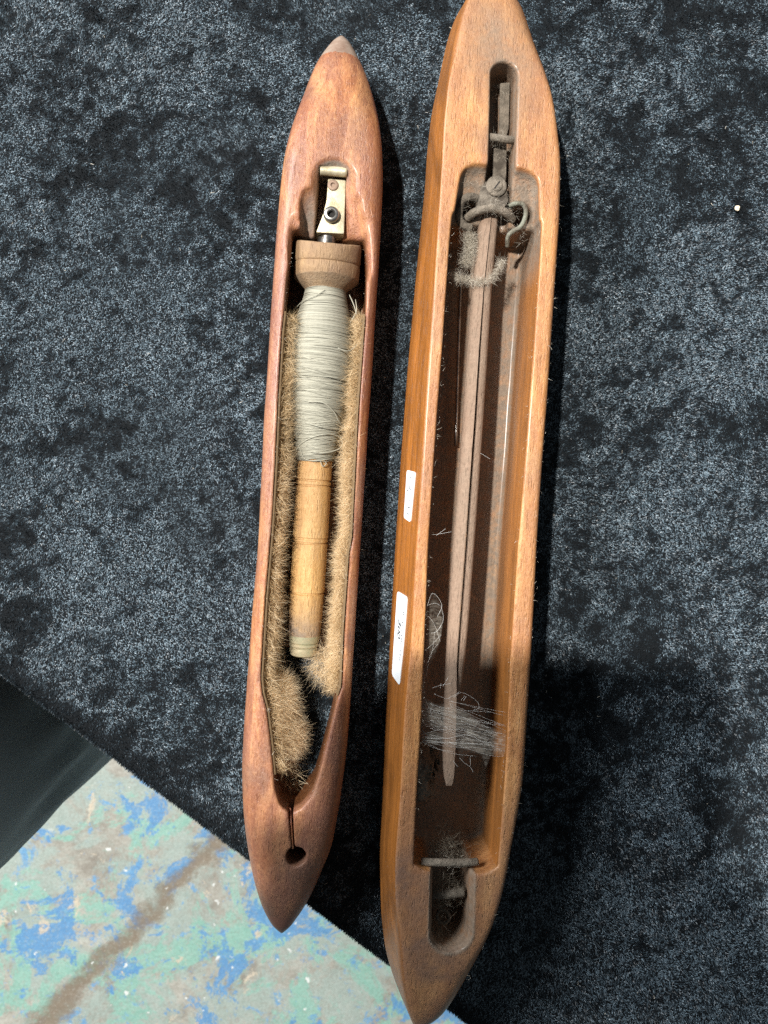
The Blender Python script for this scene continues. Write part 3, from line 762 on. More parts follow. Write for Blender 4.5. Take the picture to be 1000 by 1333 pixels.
V, Q = build_right()
sh2 = empty('loom_shuttle', (FR.o[0], FR.o[1], TZ + 0.0006), FR.rot, 'larger orange wooden loom shuttle with dusty empty split peg and white stickers on its side', 'shuttle', None)
yc = V[Q].mean(1)[:, 1]; bot2 = qy(FR, 556, 1318, .02)
ysh = qy(FR, 650, 208, HR); ywl = qy(FR, 650, 300, HR)
def seg_dist(v, a, b):
    a = FR.L(np.array([float(a[0])]), np.array([float(a[1])]), HR)[0, :2]; b = FR.L(np.array([float(b[0])]), np.array([float(b[1])]), HR)[0, :2]
    d = b - a; h = np.clip(((v[:, :2] - a) @ d) / (d @ d), 0, 1); return np.linalg.norm(v[:, :2] - a - h[:, None] * d, axis=1)
def dust_right(v, n):
    depth = HR - v[:, 2]
    nx = noise2(v[:, 0] + 1, v[:, 1] + 1, 0.012, 13, 3)
    rim_in = (np.interp(v[:, 1], *FR.pts(rcL, HR)) - 0.001 < v[:, 0]) & (np.interp(v[:, 1], *FR.pts(rcR, HR)) + 0.001 > v[:, 0]) & (v[:, 1] < ysh + .002) & (v[:, 1] > qy(FR, 590, 1140, HR))
    shelf = rim_in * sstep(ywl - .024, ywl - .001, v[:, 1] + .016 * (nx - .5))
    d = 1.0 * sstep(.0008, .0030, depth) * shelf
    d = d + sstep(0.012, 0.03, depth) * np.clip(n[:, 2] * 1.5, 0, 1) * rim_in * 1.0
    d = d + 0.15 * rim_in * sstep(0.024, 0.034, depth) * (np.abs(n[:, 2]) < 0.5)
    hole = np.minimum(seg_dist(v, (609, 275), (609, 276)), seg_dist(v, (677, 283), (674, 312)))
    d = d * np.where((hole < .0048) & (depth > .016), .35, 1)
    up = seg_dist(v, (657, 97), (651, 300)); lo = seg_dist(v, (589, 1145), (587.5, 1215))
    d = np.maximum(d, 0.95 * sstep(.0074, .0058, up))
    d = np.maximum(d, 0.9 * sstep(.0112, .0098, lo) * (depth > .0002))
    # a film of dust on the upper nose round the slot and thinly elsewhere on the top face
    top = sstep(.5, .9, n[:, 2]) * ~rim_in
    d = d + top * (0.06 + 0.62 * np.exp(-(seg_dist(v, (652, 45), (655, 75)) / .017)**2) * (.4 + nx) + 0.55 * np.exp(-(up / .010)**2) * nx + .5 * np.exp(-(lo / .013)**2) * nx)
    return np.clip(d, 0, 1)
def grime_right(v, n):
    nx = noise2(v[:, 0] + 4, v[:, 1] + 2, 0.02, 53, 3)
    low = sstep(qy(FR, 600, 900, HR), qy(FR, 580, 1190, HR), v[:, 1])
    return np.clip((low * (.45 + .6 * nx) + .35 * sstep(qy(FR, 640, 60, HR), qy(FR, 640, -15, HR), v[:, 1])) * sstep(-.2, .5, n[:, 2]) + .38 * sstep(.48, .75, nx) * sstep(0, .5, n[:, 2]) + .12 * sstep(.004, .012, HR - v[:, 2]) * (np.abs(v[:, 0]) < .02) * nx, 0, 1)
body_part('body', yc > bot2, M['wood_right'], sh2, dust_right, V, Q, grime_right)
o = body_part('tip', yc <= bot2, M['tip_brown'], sh2, lambda v, n: 0 * v[:, 0], V, Q); o['label'] = 'dull brown blunt end'

#--PART2--
# ------------------------------------------------------------------ fittings of the left shuttle
def Lp(fr, lst, z):
    a = np.array(lst, float); zz = np.broadcast_to(np.asarray(z, float), (len(a),))
    return fr.L(a[:, 0], a[:, 1], zz)
def prism(name, fr, px, z0, z1, bev, mat, parent):
    q = Lp(fr, px, z1); return bevel_solid(name, [(a[0], a[1]) for a in q], z0, z1, bev, mat, parent)
def tube_obj(name, path, rad, mat, parent, seg=10, label=None):
    v, f = tube(path, rad, seg); o = link(name, quads_mesh(name, v, f), mat, parent)
    if label: o['label'] = label
    return o
def disc(name, c, r, h, mat, parent, bev=0.0004, seg=28, hole=0.0, hole_d=0.0015, slot=0.0, slot_ang=0.5, tone=None):
    """button head standing on z = c[2]; optional socket or screwdriver slot"""
    prof = [(0, r * .98), (h - bev, r), (h - bev * .3, r - bev * .3), (h, r - bev)]
    if hole: prof += [(h, hole + .0003), (h - .0003, hole), (h - hole_d, hole * .95), (h - hole_d, 1e-5)]
    else: prof += [(h + .0001, r * .5), (h + .00012, 1e-5)]
    v, f = revolve(prof, seg); v = v[:, [0, 2, 1]] * np.array([1, 1, 1]); f = f[:, ::-1]
    o = link(name, mesh_np(name, v, f), mat, parent); o.location = c
    o.data.set_sharp_from_angle(angle=R(45))
    return o

zt = HL - .0055
prism('spindle_plate', FL, [(427, 233), (450.5, 235), (448, 305), (411.5, 303), (420, 281), (425, 262)], zt - .009, zt, .0007, M['plate'], sh1)['label'] = 'pale stained metal spindle plate'
pa = Lp(FL, [(417, 223), (426, 223.5), (436, 224), (452, 225.5)], HL - .0042); tube_obj('cross_bar', smooth_path(pa, 20), .0021, M['plate'], sh1, 12)
c = Lp(FL, [(433.6, 242)], zt)[0]; s1 = disc('screw', c, .0025, .0006, M['rust_screw'], sh1, hole=.0008, hole_d=.0005); s1['label'] = 'small rusty screw'
c = Lp(FL, [(431.5, 281.5)], zt)[0]; s2 = disc('socket_screw', c, .0036, .0028, M['steel'], sh1, bev=.0011, hole=.0017, hole_d=.0026); s2['label'] = 'raised steel socket screw'
disc('socket', (c[0] * 0, 0, .0003), .00165, .0002, M['dark'], s2, bev=.00005)
pa = Lp(FL, [(427, 296), (426, 308), (425, 336)], [HL - .0105, HL - .0115, HL - .0135]); tube_obj('spindle_shaft', smooth_path(pa, 16), .0042, M['steel'], sh1, 20)
pa = Lp(FL, [(378, 1051), (379.5, 1075), (381.5, 1104)], [HL - .0050, HL - .0022, HL - .0026]); tube_obj('thread_wire', smooth_path(pa, 16), .00042, M['wood_left'], sh1, 8)

def ribbons(roots, dirs, length, width, curl, droop, nseg=3, tone=None, gen=None):
    """strands as thin three-segment ribbons"""
    g = gen or rng; n = len(roots)
    d = dirs / (np.linalg.norm(dirs, axis=1)[:, None] + 1e-9)
    length = np.broadcast_to(length, (n,)); side = np.cross(d, g.normal(size=(n, 3))); side /= np.linalg.norm(side, axis=1)[:, None] + 1e-9
    bend = g.normal(size=(n, 3)) * curl
    V = np.empty((n, nseg + 1, 2, 3), np.float32)
    p = roots.copy(); dd = d.copy()
    for s in range(nseg + 1):
        w = width * (1 - 0.75 * s / nseg)
        V[:, s, 0] = p - side * w; V[:, s, 1] = p + side * w
        dd = dd + bend + np.array([0, 0, -droop]); dd /= np.linalg.norm(dd, axis=1)[:, None] + 1e-9
        p = p + dd * (length / nseg)[:, None]
    i = np.arange(n)[:, None] * (2 * (nseg + 1)) + (np.arange(nseg) * 2)[None, :]
    F = np.stack([i, i + 1, i + 3, i + 2], -1).reshape(-1, 4)
    if tone is None: tone = np.clip(g.normal(0.5, 0.22, n), 0, 1)
    return V.reshape(-1, 3), F, np.repeat(tone, 2 * (nseg + 1))
def strand_obj(name, sets, mat, parent, kind='stuff'):
    Vs, Fs, Ts, n = [], [], [], 0
    for v, f, t in sets:
        Vs.append(v); Fs.append(f + n); Ts.append(t); n += len(v)
    me = mesh_np(name, np.vstack(Vs), np.vstack(Fs)); attr(me, 'tone', np.concatenate(Ts))
    o = link(name, me, mat, parent)
    if kind: o['kind'] = kind
    return o

# fur lining glued along both walls of the well
cyl, cxl = FL.pts(cavL, HL); cyr, cxr = FL.pts(cavR, HL)
def fur_strip(side, v0, v1, n, thick):
    y0, y1 = sorted((qy(FL, 380, v0, HL), qy(FL, 430, v1, HL)))
    y = rng.uniform(y0, y1, n)
    wall = np.interp(y, cyl, cxl) if side < 0 else np.interp(y, cyr, cxr)
    z = rng.uniform(0.006, HL - 0.0022, n); t = rng.random(n) ** 1.3
    clump = noise2(y * 1.0 + 5, z + 5, 0.006, 61 + int(side), 3)
    th = thick * (0.65 + 0.7 * noise2(y + 2, z * 0 + 1, 0.016, 71 + int(side), 2)) * (1 - 0.30 * (z / HL) ** 2)
    x = wall - side * (0.0004 + t * th)
    roots = np.stack([x, y, z], 1)
    ph = 2 * np.pi * noise2(y + 9, z + 3, 0.010, 81 + int(side), 2) * 1.6
    d = np.stack([-side * (0.55 + 0.3 * rng.random(n)), 0.75 * np.cos(ph) + rng.normal(0, .35, n) - 0.2, 0.55 + 0.5 * np.sin(ph) + rng.normal(0, .3, n)], 1)
    ln = rng.uniform(0.0030, 0.0076, n)
    ok = roots[:, 2] + d[:, 2] / np.linalg.norm(d, axis=1) * ln < HL + 0.0005
    tone = np.clip(0.52 + 0.65 * (clump - 0.5) + 0.25 * (t - .5) + rng.normal(0, .16, n), 0, 1)
    return ribbons(roots[ok], d[ok], ln[ok], 0.000065, 0.42, 0.05, 4, tone[ok])
def backing(name, side, v0, v1, thick):
    y0, y1 = sorted((qy(FL, 380, v0, HL), qy(FL, 430, v1, HL)))
    ys = np.linspace(y0, y1, 90); wall = np.interp(ys, cyl, cxl) if side < 0 else np.interp(ys, cyr, cxr)
    zs = np.array([0.003, 0.003, 0.010, 0.018, 0.026, HL - 0.002, HL - 0.0016, HL - 0.0016])
    off = np.array([0.0002, thick * 1.1, thick, thick * .8, thick * .5, 0.0011, 0.0009, 0.0002])
    V = np.stack([wall[:, None] - side * off[None, :], np.repeat(ys[:, None], 8, 1), np.repeat(zs[None, :], 90, 0)], -1)
    idx = np.arange(90 * 8).reshape(90, 8)
    F = np.stack([idx[:-1, :-1], idx[1:, :-1], idx[1:, 1:], idx[:-1, 1:]], -1).reshape(-1, 4)
    if side < 0: F = F[:, ::-1]
    return link(name, mesh_np(name, V.reshape(-1, 3), F), M['fur_back'], sh1)
for side, v0, v1, n, th in ((-1, 405, 1012, 30000, .0054), (1, 400, 905, 25000, .0050)):
    bk = backing('fur_lining', side, v0, v1, th * .55); bk['label'] = 'tan fur strip glued along the inner wall'
    strand_obj('fur', [fur_strip(side, v0, v1, n, th)], M['fur'], bk)
# thick tuft of fur below the bobbin
def fur_blob(px, z, rx, ry, rz, n, ln, mean, seed):
    g = np.random.default_rng(seed); c = Lp(FL, [px], z)[0]
    nn = g.normal(size=(n, 3)); nn[:, 2] = np.abs(nn[:, 2]); nn /= np.linalg.norm(nn, axis=1)[:, None]
    roots = c + nn * np.array([rx, ry, rz]) * (0.82 + 0.25 * g.random(n))[:, None]
    cx = np.interp(roots[:, 1], cyl, cxl); ok = roots[:, 0] > cx + 0.0003
    ph = noise2(roots[:, 0] + 2, roots[:, 1] + 2, 0.007, seed, 2)
    d = nn * 0.55 + np.array(mean) + g.normal(0, .38, (n, 3)) + np.stack([np.cos(9 * ph), np.sin(9 * ph), 0 * ph], 1) * .45
    tone = np.clip(0.84 + 0.5 * (ph - .5) + g.normal(0, .17, n), 0, 1)
    return ribbons(roots[ok], d[ok], g.uniform(ln * .6, ln * 1.4, n)[ok], 0.00007, 0.40, 0.06, 4, tone[ok], g)
strand_obj('fur_tuft', [fur_blob((360, 925), .0150, .0080, .0175, .0100, 13000, .0056, (.35, -.25, .2), 5),
                        fur_blob((370, 955), .0130, .0080, .0105, .0095, 8000, .0058, (.5, -.25, .1), 6),
                        fur_blob((356, 895), .0120, .0055, .0060, .0100, 3000, .0050, (.3, -.3, .2), 8)], M['fur'], sh1)['label'] = 'thick tan fur tuft below the bobbin'
strand_obj('lint', [fur_blob((372, 1015), .0080, .0055, .0140, .0035, 500, .0080, (.2, 0, .4), 9), fur_blob((425, 862), .0120, .0060, .0070, .0050, 900, .0075, (-.3, -.3, .3), 10)], M['fur'], sh1)

# ------------------------------------------------------------------ bobbin in the left shuttle
hb = P(np.array([427.]), np.array([330.]), .0205)[0]; tb = P(np.array([394.3]), np.array([857.]), .0112)[0]
hb[2] += TZ; tb[2] += TZ
ax = hb - tb; BL = np.linalg.norm(ax); ay = ax / BL
axx = np.cross(ay, [0, 0, 1]); axx /= np.linalg.norm(axx); azz = np.cross(axx, ay)
bob = empty('bobbin', (0, 0, 0), 0, 'pale wooden bobbin wound with grey linen thread, lying inside the fur-lined shuttle', 'bobbin')
mw = Matrix(((axx[0], ay[0], azz[0], tb[0]), (axx[1], ay[1], azz[1], tb[1]), (axx[2], ay[2], azz[2], tb[2]), (0, 0, 0, 1)))
bob.matrix_world = mw
_t = np.linspace(-.15, 1.15, 260); _p = tb + np.outer(_t, ax)
def _row(p): return 666.5 - FPX * p[:, 1] / (p[:, 0] * fwd[0] + (p[:, 2] - TZ - CAMH) * fwd[2])
_v = _row(_p); _v = _row(_p + np.outer(np.interp(_v, [314, 357, 374, 430, 483, 598, 857], [15, 15, 10, 13.4, 14, 8.2, 6.6]) * .0008, azz))
def yv(v): return float(np.interp(-v, -_v[::1] if _v[0] > _v[-1] else -_v[::-1], (_t * BL) if _v[0] > _v[-1] else (_t * BL)[::-1]))
mm = 0.001
prof = [(yv(857), 1e-5), (yv(857), 4.6*mm), (yv(855), 6.0*mm), (yv(850), 6.6*mm), (yv(846), 6.5*mm), (yv(844.5), 5.9*mm)]
def bobpart(name, prof, mat, seg=44, dustf=None, label=None, noise_amp=0.00008):
    v, f = revolve(prof, seg); a = np.arctan2(v[:, 2], v[:, 0])
    v[:, [0, 2]] *= (1 + (noise2(a * .01 + 1, v[:, 1] + 1, 0.006, 3, 2)[:, None] - .5) * 0.03)
    me = mesh_np(name, v, f); attr(me, 'dust', dustf(v) if dustf else 0 * v[:, 0])
    o = link(name, me, mat, bob); me.set_sharp_from_angle(angle=R(38))
    if label: o['label'] = label
    return o
bobpart('end_knob', prof, M['brass'], label='dull brass end knob')
bobpart('ring', [(yv(844.5), 6.0*mm), (yv(843.5), 6.7*mm), (yv(842), 6.9*mm), (yv(840.5), 6.6*mm), (yv(839.5), 6.2*mm), (yv(838), 7.0*mm), (yv(832), 7.3*mm), (yv(829), 7.35*mm), (yv(828.5), 7.0*mm)], M['brass'], label='greenish brass ring')
bp = [(yv(829), 7.35*mm), (yv(820), 7.6*mm), (yv(800), 7.85*mm), (yv(775), 8.0*mm), (yv(774), 7.4*mm), (yv(772.2), 7.4*mm), (yv(771.5), 8.25*mm), (yv(740), 8.2*mm), (yv(709), 8.25*mm), (yv(708), 7.6*mm), (yv(706.2), 7.6*mm), (yv(705.8), 8.3*mm), (yv(703), 8.3*mm), (yv(702.5), 8.05*mm), (yv(701), 8.05*mm), (yv(700), 8.4*mm),
      (yv(660), 8.15*mm), (yv(634), 8.05*mm), (yv(633), 7.4*mm), (yv(631.2), 7.4*mm), (yv(630.8), 8.0*mm), (yv(627), 8.0*mm), (yv(626.3), 7.4*mm), (yv(624.6), 7.4*mm), (yv(624), 8.0*mm), (yv(600), 7.9*mm), (yv(560), 7.8*mm), (yv(372), 7.5*mm)]
def barrel_dust(v): return 0.85 * sstep(yv(782), yv(828), v[:, 1]) * (0.5 + noise2(v[:, 0] + 1, v[:, 1] + 1, .006, 3, 2)) + 0.15 * (noise2(v[:, 0] + 2, v[:, 1] + 1, .01, 4, 2) > .55)
bobpart('barrel', bp[::1], M['boxwood'], dustf=barrel_dust)
hp = [(yv(374), 8.0*mm), (yv(374), 9.3*mm), (yv(371), 10.0*mm), (yv(358.5), 14.6*mm), (yv(356), 15.0*mm), (yv(341), 15.2*mm), (yv(339.5), 15.0*mm), (yv(338.8), 14.75*mm), (yv(338), 15.05*mm), (yv(336), 15.3*mm), (yv(322), 15.3*mm), (yv(317), 15.25*mm), (yv(315.5), 15.0*mm), (yv(315), 14.6*mm), (yv(315.3), 12.8*mm), (yv(317), 12.2*mm), (yv(330), 11.8*mm), (yv(331), 4.5*mm)]
v, f = revolve(hp, 56)
w = sstep(yv(352), yv(322), v[:, 1]); v[:, 1] += -w * 0.30 * (v[:, 2] - 0.011) + w * (noise2(v[:, 0] + 1, v[:, 2] + 1, .004, 9, 2) - .5) * .0006
me = mesh_np('head', v, f); attr(me, 'dust', 0.3 + 0.5 * sstep(yv(345), yv(372), -(-v[:, 1])) * 0 + 0.35 * (v[:, 1] < yv(358))); attr(me, 'grime', .15 + .75 * noise2(v[:, 0] + 1, v[:, 1] + v[:, 2] + 1, .006, 29, 3))
o = link('head', me, M['head_wood'], bob); me.set_sharp_from_angle(angle=R(38)); o['label'] = 'dirty turned wooden bobbin head'

# thread: a core and many real turns over it
yr_v = np.array([374, 385, 405, 430, 455, 483, 510, 540, 565, 585, 598.]); yr_r = np.array([9.2, 9.9, 11.9, 13.6, 14.4, 14.5, 13.5, 12.2, 10.6, 9.3, 8.3]) * mm
yr_y = np.array([yv(a) for a in yr_v]); _o = np.argsort(yr_y)
rad_at = lambda y: np.interp(y, yr_y[_o], yr_r[_o])
yy_ = np.linspace(yv(598), yv(374), 60)
vc, fc = revolve([(a, rad_at(a) - .0003) for a in yy_], 40); tones = [np.full(len(vc), .35)]
parts = [(vc, fc)]
def winding(y0, y1, turns, bump, rt, amp, seed, cross=0.0):
    g = np.random.default_rng(seed); n = int(turns * 34)
    a = np.linspace(0, turns * 2 * np.pi, n) + g.random() * 6
    y = np.linspace(y0, y1, n); k = a / (2 * np.pi)
    y = y + amp * (noise2(k * .02 + 3, a * 0 + seed, 0.02, seed, 2) - .5) * 2 + amp * 1.4 * (noise2(k * .013 + 5, np.sin(a) * .004 + 1, 0.01, seed + 3, 2) - .5) + cross * np.sin(a + g.random() * 6)
    y = np.clip(y, yv(600), yv(373))
    r = rad_at(y) + bump + 0.00012 * (noise2(k * .02 + 1, a * 0 + 2., .02, seed + 7, 2) - .2)
    p = np.stack([r * np.cos(a), y, r * np.sin(a)], 1)
    v, f = tube(p, rt, 5, False)
    tn = np.clip(.56 + .9 * (noise2(k * .02 + 1, a * 0.001 + 2., .02, seed + 9, 2) - .5) + g.normal(0, .03, n), 0, 1)
    return (v, f), np.repeat(tn, 5)
for args in ((yv(597), yv(374), 250, .0000, .00024, .0006, 11), (yv(374), yv(594), 210, .0001, .00021, .0009, 12), (yv(596), yv(430), 70, .0002, .00022, .0012, 13, .0008), (yv(600), yv(545), 20, .0003, .00022, .0016, 14, .0024), (yv(560), yv(470), 10, .00035, .0002, .002, 15, .0030)):
    pv, tn = winding(*args); parts.append(pv); tones.append(tn)
v, f = merge(parts); me = mesh_np('thread', v, f); attr(me, 'tone', np.concatenate(tones))
o = link('thread', me, M['yarn'], bob); o['label'] = 'grey linen thread wound round the bobbin'
# loose ends
binv = np.array(mw.inverted())
def to_bob(px, z):
    a = np.array(px, float); p = P(a[:, 0], a[:, 1], np.broadcast_to(np.asarray(z, float), (len(a),))); p[:, 2] += TZ
    return p @ binv[:3, :3].T + binv[:3, 3]
loose = []
for px, z in (([(423, 377), (412, 384), (398, 390), (388, 398), (383, 409)], [.0300, .0300, .0275, .022, .016]),
              ([(455, 384), (461, 398), (467, 420), (468, 440), (462, 452), (452, 457), (440, 453)], [.024, .025, .024, .024, .028, .0318, .033]),
              ([(458, 388), (465, 410), (470, 432), (466, 447), (464, 462)], [.022, .024, .025, .023, .018]),
              ([(456, 420), (464, 405), (463, 390)], [.024, .026, .022]),
              ([(378, 482), (390, 487), (410, 489), (440, 492), (456, 500)], [.021, .0295, .0325, .0318, .022]),
              ([(381, 541), (395, 549), (420, 556), (446, 560)], [.020, .027, .0300, .022]),
              ([(402, 523), (420, 524), (434, 535), (441, 548), (447, 557)], [.0298, .0312, .0292, .026, .022]),
              ([(390, 589), (392, 580), (405, 570), (425, 565), (441, 568), (446, 577), (440, 585), (420, 590), (404, 588)], [.0200, .0225, .0268, .0276, .0240, .0215, .0225, .0258, .026]),
              ([(388, 590), (394, 583), (397, 596), (408, 600), (425, 598), (433, 596)], [.019, .022, .0225, .0250, .0240, .020]),
              ([(416, 600), (419, 607), (424, 603), (421, 598)], [.0232, .0228, .0226, .0240])):
    pth = smooth_path(to_bob(px, z), 40); rr_ = np.hypot(pth[:, 0], pth[:, 2]); need = rad_at(pth[:, 1]) + .0007; k_ = np.maximum(1, need / rr_); pth[:, 0] *= k_; pth[:, 2] *= k_
    v, f = tube(pth, .00021, 5); loose.append((v, f))
v, f = merge(loose); me = quads_mesh('loose_thread', v, f); attr(me, 'tone', np.full(len(v), .75))
link('loose_thread', me, M['yarn'], bob)['label'] = 'loose thread ends and loops'

# ------------------------------------------------------------------ fittings of the right shuttle
def peg_half(name, le, re, inner, zc, hz, label):
    vs = np.linspace(le[0][1], le[-1][1], 70); li = np.interp(vs, [p[1] for p in le], [p[0] for p in le]); ri = np.interp(vs, [p[1] for p in re], [p[0] for p in re])
    zz = np.full(70, zc); A = FR.L(li, vs, zz); B = FR.L(ri, vs, zz)
    ph = np.linspace(-np.pi / 2, np.pi / 2, 9); V = []
    for i in range(70):
        e = min(1, ((69 - i) / 5.0) ** .5 if i > 64 else 1); a, b_ = (B[i], A[i]) if inner == 'R' else (A[i], B[i])
        w = (b_ - a) * (.62 + .38 * e); hh = hz * (1.05 - .35 * i / 69) * e
        for p in ph: V.append([a[0] + w[0] * np.cos(p) ** .7 if np.cos(p) > 1e-6 else a[0], a[1] + w[1] * np.cos(p), zc + .0050 * (i / 69) + hh * np.sin(p)])
    V = np.array(V); idx = np.arange(70 * 9).reshape(70, 9)
    F = [np.stack([idx[:-1], np.roll(idx[:-1], -1, 1), np.roll(idx[1:], -1, 1), idx[1:]], -1).reshape(-1, 4)]
    F = np.vstack(F)
    if inner == 'R': F = F[:, ::-1]
    bm = bmesh.new(); vv = [bm.verts.new(p) for p in V]
    for q in F: bm.faces.new([vv[k] for k in q])
    bm.faces.new([vv[k] for k in idx[-1]]); bm.faces.new([vv[k] for k in idx[0]])
    bmesh.ops.recalc_face_normals(bm, faces=bm.faces)
    me = bpy.data.meshes.new(name); bm.to_mesh(me); bm.free()
    n = len(me.vertices); co = np.empty(n * 3, np.float32); me.vertices.foreach_get('co', co); co = co.reshape(-1, 3)
    attr(me, 'dust', np.clip(.25 + .7 * (noise2(co[:, 0] * .5 + 1, co[:, 1] + 1, .02, 6, 3)) * (co[:, 2] > zc - .001), 0, 1))
    o = link(name, me, M['peg_wood'], sh2); me.set_sharp_from_angle(angle=R(60)); o['label'] = label
    return o
peg_half('peg_half', [(623, 284), (613, 380), (607, 450), (600.4, 548), (592, 660), (588, 700), (581, 805), (577, 874), (572, 1000), (574, 1017)],
         [(637, 284), (626.4, 380), (620, 462), (614.2, 548), (605, 660), (601.6, 708), (591.5, 840), (590, 930), (588, 1000), (586, 1017)], 'R', HR - .0145, .0042, 'longer left half of the split wooden peg')
peg_half('peg_half', [(638, 284), (627.8, 380), (617.4, 548), (606, 708), (594.5, 850), (592, 885), (592, 896)],
         [(648, 284), (639, 380), (632.6, 478), (625.6, 576), (617, 690), (609, 791), (600.5, 880), (599, 896)], 'L', HR - .0148, .0039, 'shorter right half of the split wooden peg')
zt = HR - .0062
prism('spindle_block', FR, [(626, 236), (659, 238), (662, 262), (655, 274), (620, 272), (624, 256)], zt - .012, zt, .0009, M['dusty_metal'], sh2)
c = Lp(FR, [(645.5, 244)], zt)[0]; wsh = disc('screw', c, .0047, .0014, M['dusty_light'], sh2, bev=.0006); wsh['label'] = 'dust-covered slotted screw head'
disc('washer_step', (0, 0, .0014), .0026, .0005, M['dusty_light'], wsh, bev=.0003)
o = box_mesh('slot', (-.0020, -.00028, .0018), (.0020, .00028, .00205), M['dark'], wsh, bev=.0); o.rotation_euler = (0, 0, R(58))  # raised dark strip standing in for the shade of a cut slot
prism('leaf_spring', FR, [(651, 109), (663.5, 108), (662, 168), (659, 178), (648, 178), (650, 168)], HR - .0135, HR - .0118, .0004, M['dusty_light'], sh2)
prism('shank', FR, [(643.5, 184), (660, 184), (659, 236), (641, 236)], HR - .0135, HR - .0085, .0009, M['dusty_metal'], sh2)
pa = Lp(FR, [(634, 179), (642, 180), (652, 181.5), (662, 183), (669, 184)], [HR - .0052, HR - .0040, HR - .0036, HR - .0042, HR - .0060]); tube_obj('cross_pin', smooth_path(pa, 20), .0017, M['dusty_light'], sh2, 12, 'dusty cross pin over the upper slot')
pa = Lp(FR, [(608, 285), (616, 278), (628, 274), (641, 272), (653, 275), (662, 281), (667, 287)], [HR - .0115, HR - .0085, HR - .0070, HR - .0066, HR - .0072, HR - .0090, HR - .0120]); tube_obj('collar', smooth_path(pa, 40), .0019, M['dusty_light'], sh2, 12, 'curved dusty collar clasping the peg')
pa = Lp(FR, [(622, 259), (611, 257), (602, 262), (598, 273), (598, 286), (605, 295), (613, 297)], [HR - .009, HR - .008, HR - .0085, HR - .010, HR - .0115, HR - .0125, HR - .0130]); tube_obj('hook', smooth_path(pa, 40), .0018, M['dusty_metal'], sh2, 12, 'dusty hook left of the peg')
pa = Lp(FR, [(662, 269), (670, 266), (679, 266), (684, 273), (683, 285), (677, 296), (667, 302), (661, 309), (660, 322)], [HR - .0085, HR - .0075, HR - .0075, HR - .008, HR - .009, HR - .010, HR - .0115, HR - .0135, HR - .017]); tube_obj('bent_wire', smooth_path(pa, 50), .00105, M['wire_green'], sh2, 12, 'bent tarnished wire right of the peg')
pa = Lp(FR, [(601, 345), (599, 380), (596, 470), (593, 580)], .0085); tube_obj('rod', smooth_path(pa, 20), .00075, M['steel'], sh2, 8)
pa = Lp(FR, [(549, 1120), (560, 1121.5), (585, 1122), (608, 1122), (621, 1121)], [HR - .0062, HR - .0052, HR - .0048, HR - .005, HR - .0062]); tube_obj('cross_pin', smooth_path(pa, 24), .0017, M['dusty_light'], sh2, 12, 'dusty cross pin at the lower slot')
pa = Lp(FR, [(562, 1163), (580, 1163), (604, 1160)], HR - .0090); tube_obj('cross_pin', smooth_path(pa, 12), .0021, M['dusty_metal'], sh2, 10, 'short crusted pin inside the lower slot')
th = np.linspace(0, 2 * np.pi, 24); ctr = Lp(FR, [(577, 1192)], HR - .013)[0]
tube_obj('eyelet', np.stack([ctr[0] + .0027 * np.cos(th), ctr[1] + .0030 * np.sin(th), ctr[2] + .0008 * np.cos(th)], 1), .0007, M['dusty_metal'], sh2, 8)
# crumbling felt pad on the lower left wall of the well
bm = bmesh.new(); bmesh.ops.create_grid(bm, x_segments=34, y_segments=64, size=1)
ya, yb_ = qy(FR, 545, 1062, HR - .012), qy(FR, 545, 980, HR - .012); wy, wx = FR.pts(rcL, HR)
for vtx in bm.verts:
    a, b_ = (vtx.co.x + 1) / 2, (vtx.co.y + 1) / 2
    y = ya + b_ * (yb_ - ya); wall = float(np.interp(y, wy, wx))
    n1 = float(noise2(np.array([a * .02 + 1]), np.array([y + 1]), .004, 15, 3)[0])
    end = min(1, b_ * 4, (1 - b_) * 5)
    h = max(0, 1 - (a / (.55 + .8 * n1)) ** 2.2) ** .6 * end ** .5
    vtx.co = (wall + .0002 + a * .0135, y, .004 + (HR - .0165) * h + .0022 * (n1 - .5) * (h > .02) + .0007 * random.random())
me = bpy.data.meshes.new('felt_pad'); bm.to_mesh(me); bm.free()
link('felt_pad', me, M['dusty_light'], sh2)['label'] = 'crumbling dusty felt pad on the inner wall'

